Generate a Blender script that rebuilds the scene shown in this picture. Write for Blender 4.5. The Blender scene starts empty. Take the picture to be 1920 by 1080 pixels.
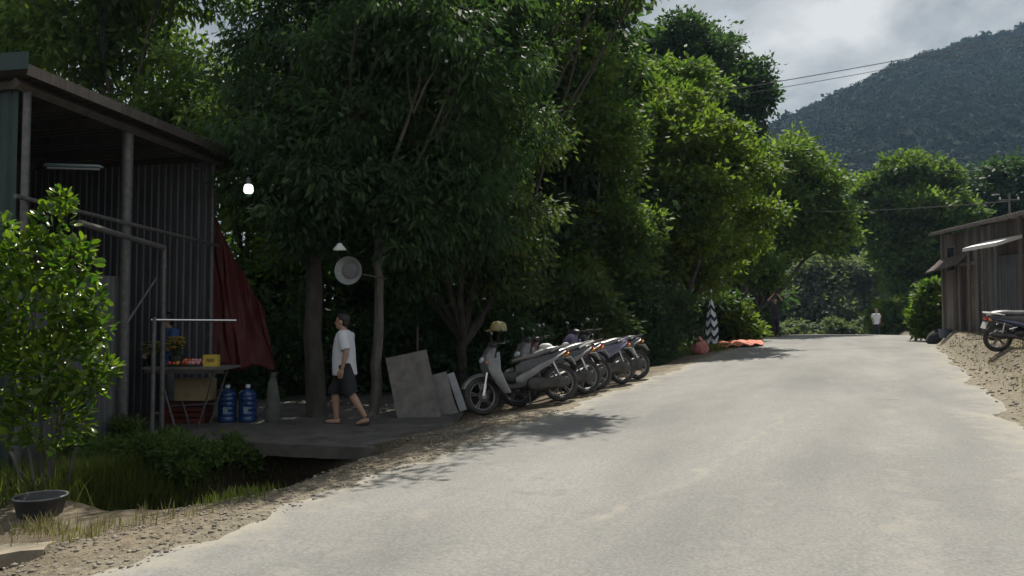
import bpy, bmesh, math, random
import numpy as np
from mathutils import Vector, Matrix, Euler

R_ = math.radians
sc = bpy.context.scene
COL = sc.collection

# ------------------------------------------------------------------ camera
F_PX = 1440.0                      # focal length in photo pixels (1920 wide)
CAM = Vector((0, 0, 1.6))
YAW = math.atan2(695, F_PX)        # road direction (+Y) lies right of the view axis
PITCH = math.atan2(60, F_PX)
cam_d = bpy.data.cameras.new('camera')
cam_d.sensor_width = 36.0
cam_d.lens = 36.0 * F_PX / 1920.0
cam_d.clip_start = 0.05
cam_d.clip_end = 6000
cam = bpy.data.objects.new('camera', cam_d)
COL.objects.link(cam)
cam.location = CAM
cam.rotation_euler = (R_(90) + PITCH, 0, YAW)
sc.camera = cam

# ------------------------------------------------------------------ world
SUN_EL, SUN_AZ = R_(59), R_(-8)    # azimuth clockwise from +Y
w = bpy.data.worlds.new('World'); sc.world = w; w.use_nodes = True
nt = w.node_tree; nt.nodes.clear()
N, L = nt.nodes.new, nt.links.new
out = N('ShaderNodeOutputWorld'); bg = N('ShaderNodeBackground'); bg.inputs['Strength'].default_value = 0.1
sky = N('ShaderNodeTexSky'); sky.sky_type = 'NISHITA'; sky.sun_disc = False
sky.sun_elevation = SUN_EL; sky.sun_rotation = SUN_AZ
sky.air_density = 1.0; sky.dust_density = 2.0
tc = N('ShaderNodeTexCoord'); sx = N('ShaderNodeSeparateXYZ'); L(tc.outputs['Generated'], sx.inputs[0])
zc = N('ShaderNodeMath'); zc.operation = 'MAXIMUM'; zc.inputs[1].default_value = 0.0; L(sx.outputs['Z'], zc.inputs[0])
za = N('ShaderNodeMath'); za.operation = 'ADD'; za.inputs[1].default_value = 0.22; L(zc.outputs[0], za.inputs[0])
dx = N('ShaderNodeMath'); dx.operation = 'DIVIDE'; L(sx.outputs['X'], dx.inputs[0]); L(za.outputs[0], dx.inputs[1])
dy = N('ShaderNodeMath'); dy.operation = 'DIVIDE'; L(sx.outputs['Y'], dy.inputs[0]); L(za.outputs[0], dy.inputs[1])
cx = N('ShaderNodeCombineXYZ'); L(dx.outputs[0], cx.inputs[0]); L(dy.outputs[0], cx.inputs[1])
n1 = N('ShaderNodeTexNoise'); n1.inputs['Scale'].default_value = 1.5; n1.inputs['Detail'].default_value = 7; n1.inputs['Roughness'].default_value = 0.52
n1.inputs['Distortion'].default_value = 0.25
L(cx.outputs[0], n1.inputs['Vector'])
r1 = N('ShaderNodeValToRGB'); r1.color_ramp.elements[0].position = 0.22; r1.color_ramp.elements[1].position = 0.42
L(n1.outputs['Fac'], r1.inputs[0])
n2 = N('ShaderNodeTexNoise'); n2.inputs['Scale'].default_value = 2.6; n2.inputs['Detail'].default_value = 6; n2.inputs['Roughness'].default_value = 0.55
n2.inputs['Distortion'].default_value = 0.3
mp = N('ShaderNodeMapping'); mp.inputs['Location'].default_value = (3.7, 1.2, 0.0); L(cx.outputs[0], mp.inputs[0]); L(mp.outputs[0], n2.inputs['Vector'])
r2 = N('ShaderNodeValToRGB'); r2.color_ramp.elements[0].position = 0.36; r2.color_ramp.elements[1].position = 0.66
r2.color_ramp.elements[0].color = (1.9, 2.15, 2.35, 1); r2.color_ramp.elements[1].color = (5.0, 5.1, 5.1, 1)
L(n2.outputs['Fac'], r2.inputs[0])
mx = N('ShaderNodeMix'); mx.data_type = 'RGBA'
L(r1.outputs[0], mx.inputs['Factor']); L(sky.outputs[0], mx.inputs['A']); L(r2.outputs[0], mx.inputs['B'])
L(mx.outputs['Result'], bg.inputs['Color']); L(bg.outputs[0], out.inputs['Surface'])

# ------------------------------------------------------------------ sun
sun_d = bpy.data.lights.new('sun', 'SUN'); sun_d.energy = 5.0; sun_d.angle = R_(0.53); sun_d.color = (1, 0.94, 0.84)
sun = bpy.data.objects.new('sun', sun_d); COL.objects.link(sun)
sd = Vector((math.sin(SUN_AZ) * math.cos(SUN_EL), math.cos(SUN_AZ) * math.cos(SUN_EL), math.sin(SUN_EL)))
sun.rotation_euler = sd.to_track_quat('Z', 'Y').to_euler()
sun.location = (0, 0, 60)
sc.view_settings.view_transform = 'Standard'; sc.view_settings.look = 'None'
sc.view_settings.exposure = 0.56; sc.view_settings.gamma = 1.0
sc.cycles.max_bounces = 8; sc.cycles.transparent_max_bounces = 8; sc.cycles.volume_bounces = 0

# ------------------------------------------------------------------ helpers
rng = np.random.default_rng(11)
random.seed(11)
FW = np.array([-math.sin(YAW), math.cos(YAW)]); RT = np.array([math.cos(YAW), math.sin(YAW)])

def at(px, py, d):
    """point at forward distance d along the ray of a photo pixel (horizon at y=600; small pitch)"""
    u = (px - 960) / F_PX; v = -(py - 540) / F_PX
    cp, sp = math.cos(PITCH), math.sin(PITCH)
    fwd = cp - v * sp; up = sp + v * cp
    k = d / fwd
    xy = FW * d + RT * (u * k)
    return Vector((xy[0], xy[1], CAM.z + up * k))

def sstep(a, b, x):
    t = np.clip((np.asarray(x, float) - a) / (b - a), 0, 1)
    return t * t * (3 - 2 * t)

def Prof(y):
    y = np.asarray(y, float)
    a = 0.027 * y
    t = y - 28
    b = 0.756 + 0.027 * t - 0.0015 * t * t
    t2 = 28.0
    c = 0.756 + 0.027 * t2 - 0.0015 * t2 * t2 - 0.057 * (t - t2)
    z = np.where(y < 28, a, np.where(y < 56, b, c))
    return np.maximum(z, -2.5)

def bend(y):
    y = np.asarray(y, float)
    return -0.011 * np.maximum(y - 46, 0) ** 2

RL, RR = -4.25, 1.55

def wob(x, y, s=1.0):
    return (np.sin(x * 1.7 * s + 1.3) * np.sin(y * 1.3 * s + .7) + .6 * np.sin(x * 3.1 * s + y * 2.3 * s) + .4 * np.sin(x * 6.3 * s - y * 5.1 * s + 2)) / 2

def G(x, y):
    """ground height"""
    x = np.asarray(x, float); y = np.asarray(y, float)
    p = Prof(y); xr = x - bend(y)
    z = p + 0 * x
    # left shoulder falls to the yard
    dl = RL - xr
    z = z - 0.30 * sstep(0.05, 2.5, dl)
    # far left rises gently
    z = z + 0.03 * np.maximum(dl - 9, 0) * (np.maximum(dl - 9, 0) < 40) + 1.2 * (np.maximum(dl - 9, 0) >= 40)
    # ditch in front of the yard
    dm = sstep(-7.7, -7.2, x) * (1 - sstep(-5.45, -5.0, x)) * sstep(4.9, 5.5, y) * (1 - sstep(7.75, 8.0, y))
    z = z - 0.75 * dm
    dm2 = sstep(-7.6, -7.2, x) * (1 - sstep(-5.4, -5.05, x)) * (1 - sstep(3.2, 3.45, y)) * sstep(-3, -2.5, y)
    z = z - 0.7 * dm2
    # right bank
    dr = xr - RR
    fade = sstep(6, 14, y)
    bw = 1.1 - .55 * sstep(17, 24, y)
    z = z + fade * (0.48 * sstep(0.02, 1, dr / bw) + 0.16 * sstep(1.0, 3.5, dr)) + 0.06 * sstep(.1, 2, dr) * (1 - fade)
    # roughness off the road
    off = np.maximum(sstep(0.0, 0.6, dl), sstep(0.0, 0.5, dr))
    near = (np.abs(x) < 40) & (y < 60)
    z = z + np.where(near, off * (0.035 * wob(x, y) + 0.018 * wob(x + 5, y - 3, 3.1)), 0)
    inside = sstep(0.12, 0.3, -dl) * sstep(0.12, 0.3, -dr)
    z = z - 0.07 * inside
    return z

def Gz(x, y):
    return float(G(np.array([x]), np.array([y]))[0])

def on_ground(px, py):
    """where a photo pixel's ray meets the ground"""
    lo = 2.0
    prev = lo
    for d in np.arange(2.0, 140, 0.1):
        p = at(px, py, d)
        g = max(Gz(p.x, p.y), (float(Prof(p.y)) if RL < p.x - float(bend(p.y)) < RR else -99))
        if p.z < g:
            return Vector((p.x, p.y, g))
    return at(px, py, 100)

def tag(o, label=None, cat=None, group=None, kind=None):
    if label: o['label'] = label
    if cat: o['category'] = cat
    if group: o['group'] = group
    if kind: o['kind'] = kind
    return o

def thing(name, label, cat, loc=(0, 0, 0), rotz=0, group=None):
    o = bpy.data.objects.new(name, None); COL.objects.link(o)
    o.empty_display_size = 0.1
    o.location = loc; o.rotation_euler = (0, 0, rotz)
    return tag(o, label, cat, group)

# ---- materials
def mat(name, c1, c2=None, scale=6.0, rough=0.7, metal=0.0, bump=0.0, bscale=None, spec=0.5, detail=6, stretch=None, lo=.35, hi=.65, coat=0.0):
    m = bpy.data.materials.new(name); m.use_nodes = True
    n = m.node_tree.nodes; l = m.node_tree.links
    b = n['Principled BSDF']
    b.inputs['Base Color'].default_value = (*c1, 1); b.inputs['Roughness'].default_value = rough
    b.inputs['Metallic'].default_value = metal; b.inputs['Specular IOR Level'].default_value = spec
    b.inputs['Coat Weight'].default_value = coat
    if c2 is not None or bump:
        t = n.new('ShaderNodeTexCoord'); mpn = n.new('ShaderNodeMapping'); l.new(t.outputs['Object'], mpn.inputs[0])
        if stretch: mpn.inputs['Scale'].default_value = stretch
        nz = n.new('ShaderNodeTexNoise'); nz.inputs['Scale'].default_value = scale; nz.inputs['Detail'].default_value = detail; nz.inputs['Roughness'].default_value = .62
        l.new(mpn.outputs[0], nz.inputs['Vector'])
        if c2 is not None:
            rp = n.new('ShaderNodeValToRGB'); rp.color_ramp.elements[0].position = lo; rp.color_ramp.elements[1].position = hi
            rp.color_ramp.elements[0].color = (*c1, 1); rp.color_ramp.elements[1].color = (*c2, 1)
            l.new(nz.outputs['Fac'], rp.inputs[0]); l.new(rp.outputs[0], b.inputs['Base Color'])
        if bump:
            nb = n.new('ShaderNodeTexNoise'); nb.inputs['Scale'].default_value = bscale or scale * 4; nb.inputs['Detail'].default_value = 5
            l.new(mpn.outputs[0], nb.inputs['Vector'])
            bp = n.new('ShaderNodeBump'); bp.inputs['Strength'].default_value = bump; bp.inputs['Distance'].default_value = .02
            l.new(nb.outputs['Fac'], bp.inputs['Height']); l.new(bp.outputs[0], b.inputs['Normal'])
    return m

def leaf_mat(name, ca, cb, trans=0.45, rough=0.42, spec=0.4, tcol=None):
    """ca..cb: per-leaf colour range; light also passes through the blade"""
    m = bpy.data.materials.new(name); m.use_nodes = True
    n = m.node_tree.nodes; l = m.node_tree.links
    b = n['Principled BSDF']; o = n['Material Output']
    a = n.new('ShaderNodeAttribute'); a.attribute_name = 'rnd'
    mi = n.new('ShaderNodeMix'); mi.data_type = 'RGBA'; mi.inputs['A'].default_value = (*ca, 1); mi.inputs['B'].default_value = (*cb, 1)
    l.new(a.outputs['Fac'], mi.inputs['Factor']); l.new(mi.outputs['Result'], b.inputs['Base Color'])
    b.inputs['Roughness'].default_value = rough; b.inputs['Specular IOR Level'].default_value = spec
    t = n.new('ShaderNodeBsdfTranslucent')
    mt = n.new('ShaderNodeMix'); mt.data_type = 'RGBA'; mt.blend_type = 'MULTIPLY'; mt.inputs['Factor'].default_value = 1
    mt.inputs['B'].default_value = (*(tcol or (1.4, 1.62, .6)), 1)
    l.new(mi.outputs['Result'], mt.inputs['A']); l.new(mt.outputs['Result'], t.inputs['Color'])
    ms = n.new('ShaderNodeMixShader'); ms.inputs[0].default_value = trans
    l.new(b.outputs[0], ms.inputs[1]); l.new(t.outputs[0], ms.inputs[2]); l.new(ms.outputs[0], o.inputs['Surface'])
    return m

# ---- mesh building
class MB:
    def __init__(s): s.v = []; s.f = []
    def add(s, vs, fs):
        k = len(s.v); s.v.extend([tuple(p) for p in vs]); s.f.extend([tuple(i + k for i in f) for f in fs]); return s
    def box(s, c, size, rot=None):
        hx, hy, hz = [q / 2 for q in size]; M = Euler(rot).to_matrix() if rot is not None else Matrix.Identity(3); c = Vector(c)
        vs = [c + M @ Vector((a * hx, b * hy, d * hz)) for a in (-1, 1) for b in (-1, 1) for d in (-1, 1)]
        return s.add(vs, [(0, 1, 3, 2), (4, 6, 7, 5), (0, 4, 5, 1), (2, 3, 7, 6), (0, 2, 6, 4), (1, 5, 7, 3)])
    def rings(s, rings, closed=True, cap=True):
        n = len(rings[0]); vs = [p for r in rings for p in r]; fs = []
        for i in range(len(rings) - 1):
            for j in range(n if closed else n - 1):
                a = i * n + j; b = i * n + (j + 1) % n
                fs.append((a, b, b + n, a + n))
        if cap and closed:
            fs.append(tuple(range(n - 1, -1, -1))); fs.append(tuple((len(rings) - 1) * n + j for j in range(n)))
        return s.add(vs, fs)
    def tube(s, pts, r, n=8, cap=True):
        pts = [Vector(p) for p in pts]
        if not hasattr(r, '__len__'): r = [r] * len(pts)
        rg = []; up = None
        for i, p in enumerate(pts):
            t = (pts[min(i + 1, len(pts) - 1)] - pts[max(i - 1, 0)])
            if t.length < 1e-9: t = Vector((0, 0, 1))
            t.normalize()
            if up is None:
                up = Vector((0, 0, 1)) if abs(t.z) < .9 else Vector((1, 0, 0))
            a = t.cross(up)
            if a.length < 1e-6: a = t.cross(Vector((0, 1, 0)))
            a.normalize(); b = t.cross(a); up = -b if False else (a.cross(t)).normalized()
            rg.append([p + (a * math.cos(2 * math.pi * j / n) + b * math.sin(2 * math.pi * j / n)) * r[i] for j in range(n)])
        return s.rings(rg, True, cap)
    def ell(s, c, r, rot=None, nu=12, nv=8):
        M = Euler(rot).to_matrix() if rot is not None else Matrix.Identity(3); c = Vector(c)
        if not hasattr(r, '__len__'): r = (r, r, r)
        rg = []
        for i in range(nv + 1):
            th = math.pi * (0.02 + 0.96 * i / nv)
            rg.append([c + M @ Vector((r[0] * math.sin(th) * math.cos(2 * math.pi * j / nu), r[1] * math.sin(th) * math.sin(2 * math.pi * j / nu), r[2] * math.cos(th))) for j in range(nu)])
        return s.rings(rg)
    def torus(s, c, R, r, axis='Y', n=28, m=8):
        rg = []
        for i in range(n + 1):
            a = 2 * math.pi * i / n; ring = []
            for j in range(m):
                b = 2 * math.pi * j / m; q = R + r * math.cos(b); h = r * math.sin(b)
                p = {'Y': (q * math.cos(a), h, q * math.sin(a)), 'Z': (q * math.cos(a), q * math.sin(a), h), 'X': (h, q * math.cos(a), q * math.sin(a))}[axis]
                ring.append(Vector(c) + Vector(p))
            rg.append(ring)
        return s.rings(rg, True, False)
    def lathe(s, prof, c=(0, 0, 0), n=24, axis='Z', cap=True):
        rg = []
        for r, h in prof:
            rg.append([Vector(c) + Vector({'Z': (r * math.cos(2 * math.pi * j / n), r * math.sin(2 * math.pi * j / n), h), 'X': (h, r * math.cos(2 * math.pi * j / n), r * math.sin(2 * math.pi * j / n)),
                                           'Y': (r * math.cos(2 * math.pi * j / n), h, r * math.sin(2 * math.pi * j / n))}[axis]) for j in range(n)])
        return s.rings(rg, True, cap)
    def loftx(s, secs, n=14, e=2.6):
        """sections (x, zc, half width, half height[, yc]) along x, superellipse rings"""
        rg = []
        for q in secs:
            x, zc_, hw, hh = q[:4]; yc = q[4] if len(q) > 4 else 0
            ring = []
            for j in range(n):
                t = 2 * math.pi * j / n; c_, s_ = math.cos(t), math.sin(t)
                ring.append((x, yc + hw * math.copysign(abs(c_) ** (2 / e), c_), zc_ + hh * math.copysign(abs(s_) ** (2 / e), s_)))
            rg.append(ring)
        return s.rings(rg)
    def loftz(s, secs, n=14, e=2.6):
        """sections (z, xc, half depth x, half width y[, yc])"""
        rg = []
        for q in secs:
            z, xc, hx, hy = q[:4]; yc = q[4] if len(q) > 4 else 0
            ring = []
            for j in range(n):
                t = 2 * math.pi * j / n; c_, s_ = math.cos(t), math.sin(t)
                ring.append((xc + hx * math.copysign(abs(c_) ** (2 / e), c_), yc + hy * math.copysign(abs(s_) ** (2 / e), s_), z))
            rg.append(ring)
        return s.rings(rg)
    def mesh(s, name, m=None, smooth=True):
        me = bpy.data.meshes.new(name); me.from_pydata(s.v, [], s.f)
        bm = bmesh.new(); bm.from_mesh(me); bmesh.ops.recalc_face_normals(bm, faces=bm.faces); bm.to_mesh(me); bm.free()
        if m: me.materials.append(m)
        if smooth:
            me.polygons.foreach_set('use_smooth', [True] * len(me.polygons))
            me.set_sharp_from_angle(angle=R_(40))
        return me
    def build(s, name, m, parent=None, smooth=True, loc=None, rot=None):
        return put(name, s.mesh(name, m, smooth), parent, loc, rot)

def put(name, me, parent=None, loc=None, rot=None):
    o = bpy.data.objects.new(name, me); COL.objects.link(o); o.parent = parent
    if loc is not None: o.location = loc
    if rot is not None: o.rotation_euler = rot
    return o

def np_mesh(name, V, Fq, m, rnd=None, smooth=False):
    """fast mesh from arrays: V (n,3), Fq (k,c)"""
    me = bpy.data.meshes.new(name)
    k, c = Fq.shape
    me.vertices.add(len(V)); me.vertices.foreach_set('co', np.ascontiguousarray(V, np.float32).ravel())
    me.loops.add(k * c); me.loops.foreach_set('vertex_index', np.ascontiguousarray(Fq, np.int32).ravel())
    me.polygons.add(k); me.polygons.foreach_set('loop_start', np.arange(0, k * c, c, dtype=np.int32))
    if smooth: me.polygons.foreach_set('use_smooth', np.ones(k, bool))
    if rnd is not None:
        a = me.attributes.new('rnd', 'FLOAT', 'POINT'); a.data.foreach_set('value', np.ascontiguousarray(rnd, np.float32))
    me.update(calc_edges=True)
    me.materials.append(m)
    return me

# ------------------------------------------------------------------ materials
M = {}
M['steel'] = mat('galvanised_steel', (.10, .105, .115), (.17, .175, .18), 9, .55, .3)
M['pipe'] = mat('grey_pipe', (.07, .072, .074), (.14, .135, .13), 14, .5, .2)
M['pipe_dark'] = mat('dark_pipe', (.05, .05, .05), (.09, .085, .08), 14, .6)
M['sheet_grey'] = mat('grey_purlin_sheet', (.07, .072, .08), (.12, .12, .13), 3, .55, .2, stretch=(3, 3, .5))
M['sheet_green'] = mat('green_sheet', (.006, .022, .021), (.010, .034, .031), 3, .55)
M['sheet_roof'] = mat('roof_sheet', (.06, .052, .046), (.11, .09, .075), 4, .65)
M['wood'] = mat('weathered_wood', (.04, .034, .03), (.08, .066, .056), 8, .8, bump=.3, stretch=(1, 1, .15))
M['wood_grey'] = mat('grey_board', (.10, .09, .082), (.18, .165, .155), 5, .8, bump=.2)
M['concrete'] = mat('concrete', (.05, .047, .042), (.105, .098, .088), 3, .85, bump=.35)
M['bark'] = mat('bark', (.03, .026, .021), (.065, .056, .046), 7, .9, bump=.6, bscale=22, stretch=(1, 1, .3))
M['bark_pale'] = mat('pale_bark', (.055, .05, .043), (.13, .12, .105), 6, .85, bump=.4, bscale=20, stretch=(1, 1, .4))
M['rock'] = mat('rock', (.12, .115, .105), (.26, .24, .21), 5, .9, bump=.5)
M['tyre'] = mat('tyre_rubber', (.02, .02, .02), (.05, .045, .04), 12, .8)
M['rim'] = mat('alloy_rim', (.25, .25, .25), (.12, .11, .10), 9, .45, .6)
M['chrome'] = mat('chrome', (.65, .65, .66), None, rough=.22, metal=1)
M['black_plastic'] = mat('black_plastic', (.02, .02, .02), (.04, .038, .035), 9, .55)
M['seat'] = mat('black_vinyl_seat', (.03, .03, .03), (.055, .052, .05), 8, .38, spec=1.0, coat=.5)
M['engine'] = mat('engine_alloy', (.075, .072, .068), (.035, .032, .03), 8, .5, .5)
M['red_lens'] = mat('red_lens', (.35, .01, .01), rough=.15)
M['clear_lens'] = mat('clear_lens', (.6, .62, .65), rough=.08)
M['amber'] = mat('amber_lens', (.6, .2, .02), rough=.2)
M['mirror'] = mat('mirror_glass', (.8, .8, .82), rough=.03, metal=1)
M['silver_paint'] = mat('silver_paint', (.20, .205, .205), (.12, .12, .115), 5, .3, .35, coat=.4)
M['white_paint'] = mat('white_paint', (.62, .61, .58), (.48, .47, .44), 5, .3, coat=.4)
M['grey_paint'] = mat('grey_paint', (.11, .11, .115), (.16, .155, .15), 5, .3, .2, coat=.4)
M['maroon_paint'] = mat('maroon_paint', (.06, .02, .025), (.09, .035, .04), 5, .3, coat=.4)
M['purple_paint'] = mat('purple_paint', (.06, .05, .10), (.09, .08, .13), 5, .3, coat=.5)
M['black_paint'] = mat('black_paint', (.015, .015, .017), (.03, .03, .03), 5, .25, coat=.5)
M['blue_paint'] = mat('blue_paint', (.03, .04, .09), (.05, .06, .12), 5, .3, coat=.5)
M['skin'] = mat('skin', (.32, .19, .125), (.38, .23, .16), 9, .55)
M['hair'] = mat('black_hair', (.006, .005, .005), (.014, .012, .011), 40, .5, bump=.5, bscale=60)
M['eye'] = mat('eye', (.02, .015, .012), rough=.1)
M['white_cloth'] = mat('white_cotton', (.52, .53, .57), (.60, .61, .64), 7, .9, bump=.25, bscale=11)
M['black_cloth'] = mat('black_cotton', (.012, .012, .016), (.025, .025, .03), 7, .9, bump=.2, bscale=11)
M['blue_cloth'] = mat('blue_cotton', (.03, .07, .20), (.05, .11, .27), 7, .9, bump=.2, bscale=11)
M['grey_cloth'] = mat('grey_cotton', (.09, .09, .10), (.14, .14, .15), 7, .9, bump=.2, bscale=11)
M['tan_cloth'] = mat('tan_cotton', (.35, .24, .16), (.42, .30, .2), 7, .9, bump=.2, bscale=11)
M['sole'] = mat('sandal_rubber', (.03, .025, .02), (.06, .05, .04), 9, .8)

# ------------------------------------------------------------------ GROUND
def ground_mat():
    m = bpy.data.materials.new('roadside_earth'); m.use_nodes = True
    n = m.node_tree.nodes; l = m.node_tree.links; b = n['Principled BSDF']
    t = n.new('ShaderNodeTexCoord')
    def noise(s, d=6, r=.6):
        q = n.new('ShaderNodeTexNoise'); q.inputs['Scale'].default_value = s; q.inputs['Detail'].default_value = d; q.inputs['Roughness'].default_value = r
        l.new(t.outputs['Object'], q.inputs['Vector']); return q
    a = noise(.9); c = noise(14, 8, .7); g = noise(55, 4, .7)
    r1 = n.new('ShaderNodeValToRGB'); e = r1.color_ramp.elements
    e[0].position = .34; e[0].color = (.105, .088, .066, 1); e[1].position = .66; e[1].color = (.27, .235, .18, 1)
    l.new(a.outputs['Fac'], r1.inputs[0])
    r2 = n.new('ShaderNodeValToRGB'); e = r2.color_ramp.elements
    e[0].position = .36; e[0].color = (.55, .52, .48, 1); e[1].position = .68; e[1].color = (1.15, 1.12, 1.05, 1)
    l.new(c.outputs['Fac'], r2.inputs[0])
    mu = n.new('ShaderNodeMix'); mu.data_type = 'RGBA'; mu.blend_type = 'MULTIPLY'; mu.inputs['Factor'].default_value = 1
    l.new(r2.outputs[0], mu.inputs['B'])
    hm_ = n.new('ShaderNodeAttribute'); hm_.attribute_name = 'humus_shade'
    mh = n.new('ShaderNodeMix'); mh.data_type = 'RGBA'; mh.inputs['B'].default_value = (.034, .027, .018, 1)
    du = n.new('ShaderNodeAttribute'); du.attribute_name = 'dust'
    dn = noise(5, 6, .7); da = n.new('ShaderNodeMath'); da.operation = 'ADD'; l.new(du.outputs['Fac'], da.inputs[0]); l.new(dn.outputs['Fac'], da.inputs[1])
    dr_ = n.new('ShaderNodeValToRGB'); dr_.color_ramp.elements[0].position = .7; dr_.color_ramp.elements[1].position = 1.15; l.new(da.outputs[0], dr_.inputs[0])
    dm_ = n.new('ShaderNodeMix'); dm_.data_type = 'RGBA'; dm_.inputs['B'].default_value = (.27, .248, .20, 1); l.new(dr_.outputs[0], dm_.inputs['Factor']); l.new(r1.outputs[0], dm_.inputs['A'])
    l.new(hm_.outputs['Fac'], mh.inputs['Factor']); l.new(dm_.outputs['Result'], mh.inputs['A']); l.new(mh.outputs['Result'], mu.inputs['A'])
    l.new(mu.outputs['Result'], b.inputs['Base Color'])
    b.inputs['Roughness'].default_value = .95; b.inputs['Specular IOR Level'].default_value = .2
    ad = n.new('ShaderNodeMath'); ad.operation = 'ADD'; l.new(c.outputs['Fac'], ad.inputs[0]); l.new(g.outputs['Fac'], ad.inputs[1])
    bp = n.new('ShaderNodeBump'); bp.inputs['Strength'].default_value = .9; bp.inputs['Distance'].default_value = .03
    l.new(ad.outputs[0], bp.inputs['Height']); l.new(bp.outputs[0], b.inputs['Normal'])
    return m
def axis(lo, hi, step, far_lo, far_hi):
    a = list(np.arange(lo, hi, step)); s = step; x = a[-1]
    while x < far_hi: s *= 1.22; x += s; a.append(x)
    s = step; x = a[0]; pre = []
    while x > far_lo: s *= 1.22; x -= s; pre.append(x)
    return np.array(pre[::-1] + a)
gx = axis(-13, 5.5, .11, -1800, 1800); gy = axis(1.5, 24, .13, -300, 2600)
X, Y = np.meshgrid(gx, gy)
Z = G(X, Y)
V = np.stack([X, Y, Z], -1).reshape(-1, 3)
nx_, ny_ = len(gx), len(gy)
ii = (np.arange(ny_ - 1)[:, None] * nx_ + np.arange(nx_ - 1)[None, :]).ravel()
Fq = np.stack([ii, ii + 1, ii + 1 + nx_, ii + nx_], -1)
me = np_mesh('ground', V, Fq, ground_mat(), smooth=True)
hum_shade = sstep(1.3, 2.3, RL - (X - bend(Y)) + .3 * wob(X, Y)) * np.maximum(sstep(4.9, 5.6, Y), sstep(-7.2, -7.8, X))   # leaf litter and soil, with tree and ditch shade painted into the colour
hum_shade = np.maximum(hum_shade, sstep(50, 56, Y))
a_ = me.attributes.new('humus_shade', 'FLOAT', 'POINT'); a_.data.foreach_set('value', hum_shade.ravel().astype(np.float32))
xr_ = X - bend(Y); dst = np.where(xr_ > RR - .5, np.exp(-np.maximum(xr_ - RR, 0) / .55), np.where(xr_ < RL + .5, .8 * np.exp(-np.maximum(RL - xr_, 0) / .30), 1.0))
a_ = me.attributes.new('dust', 'FLOAT', 'POINT'); a_.data.foreach_set('value', dst.ravel().astype(np.float32))
tag(put('ground', me), kind='structure')

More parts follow.
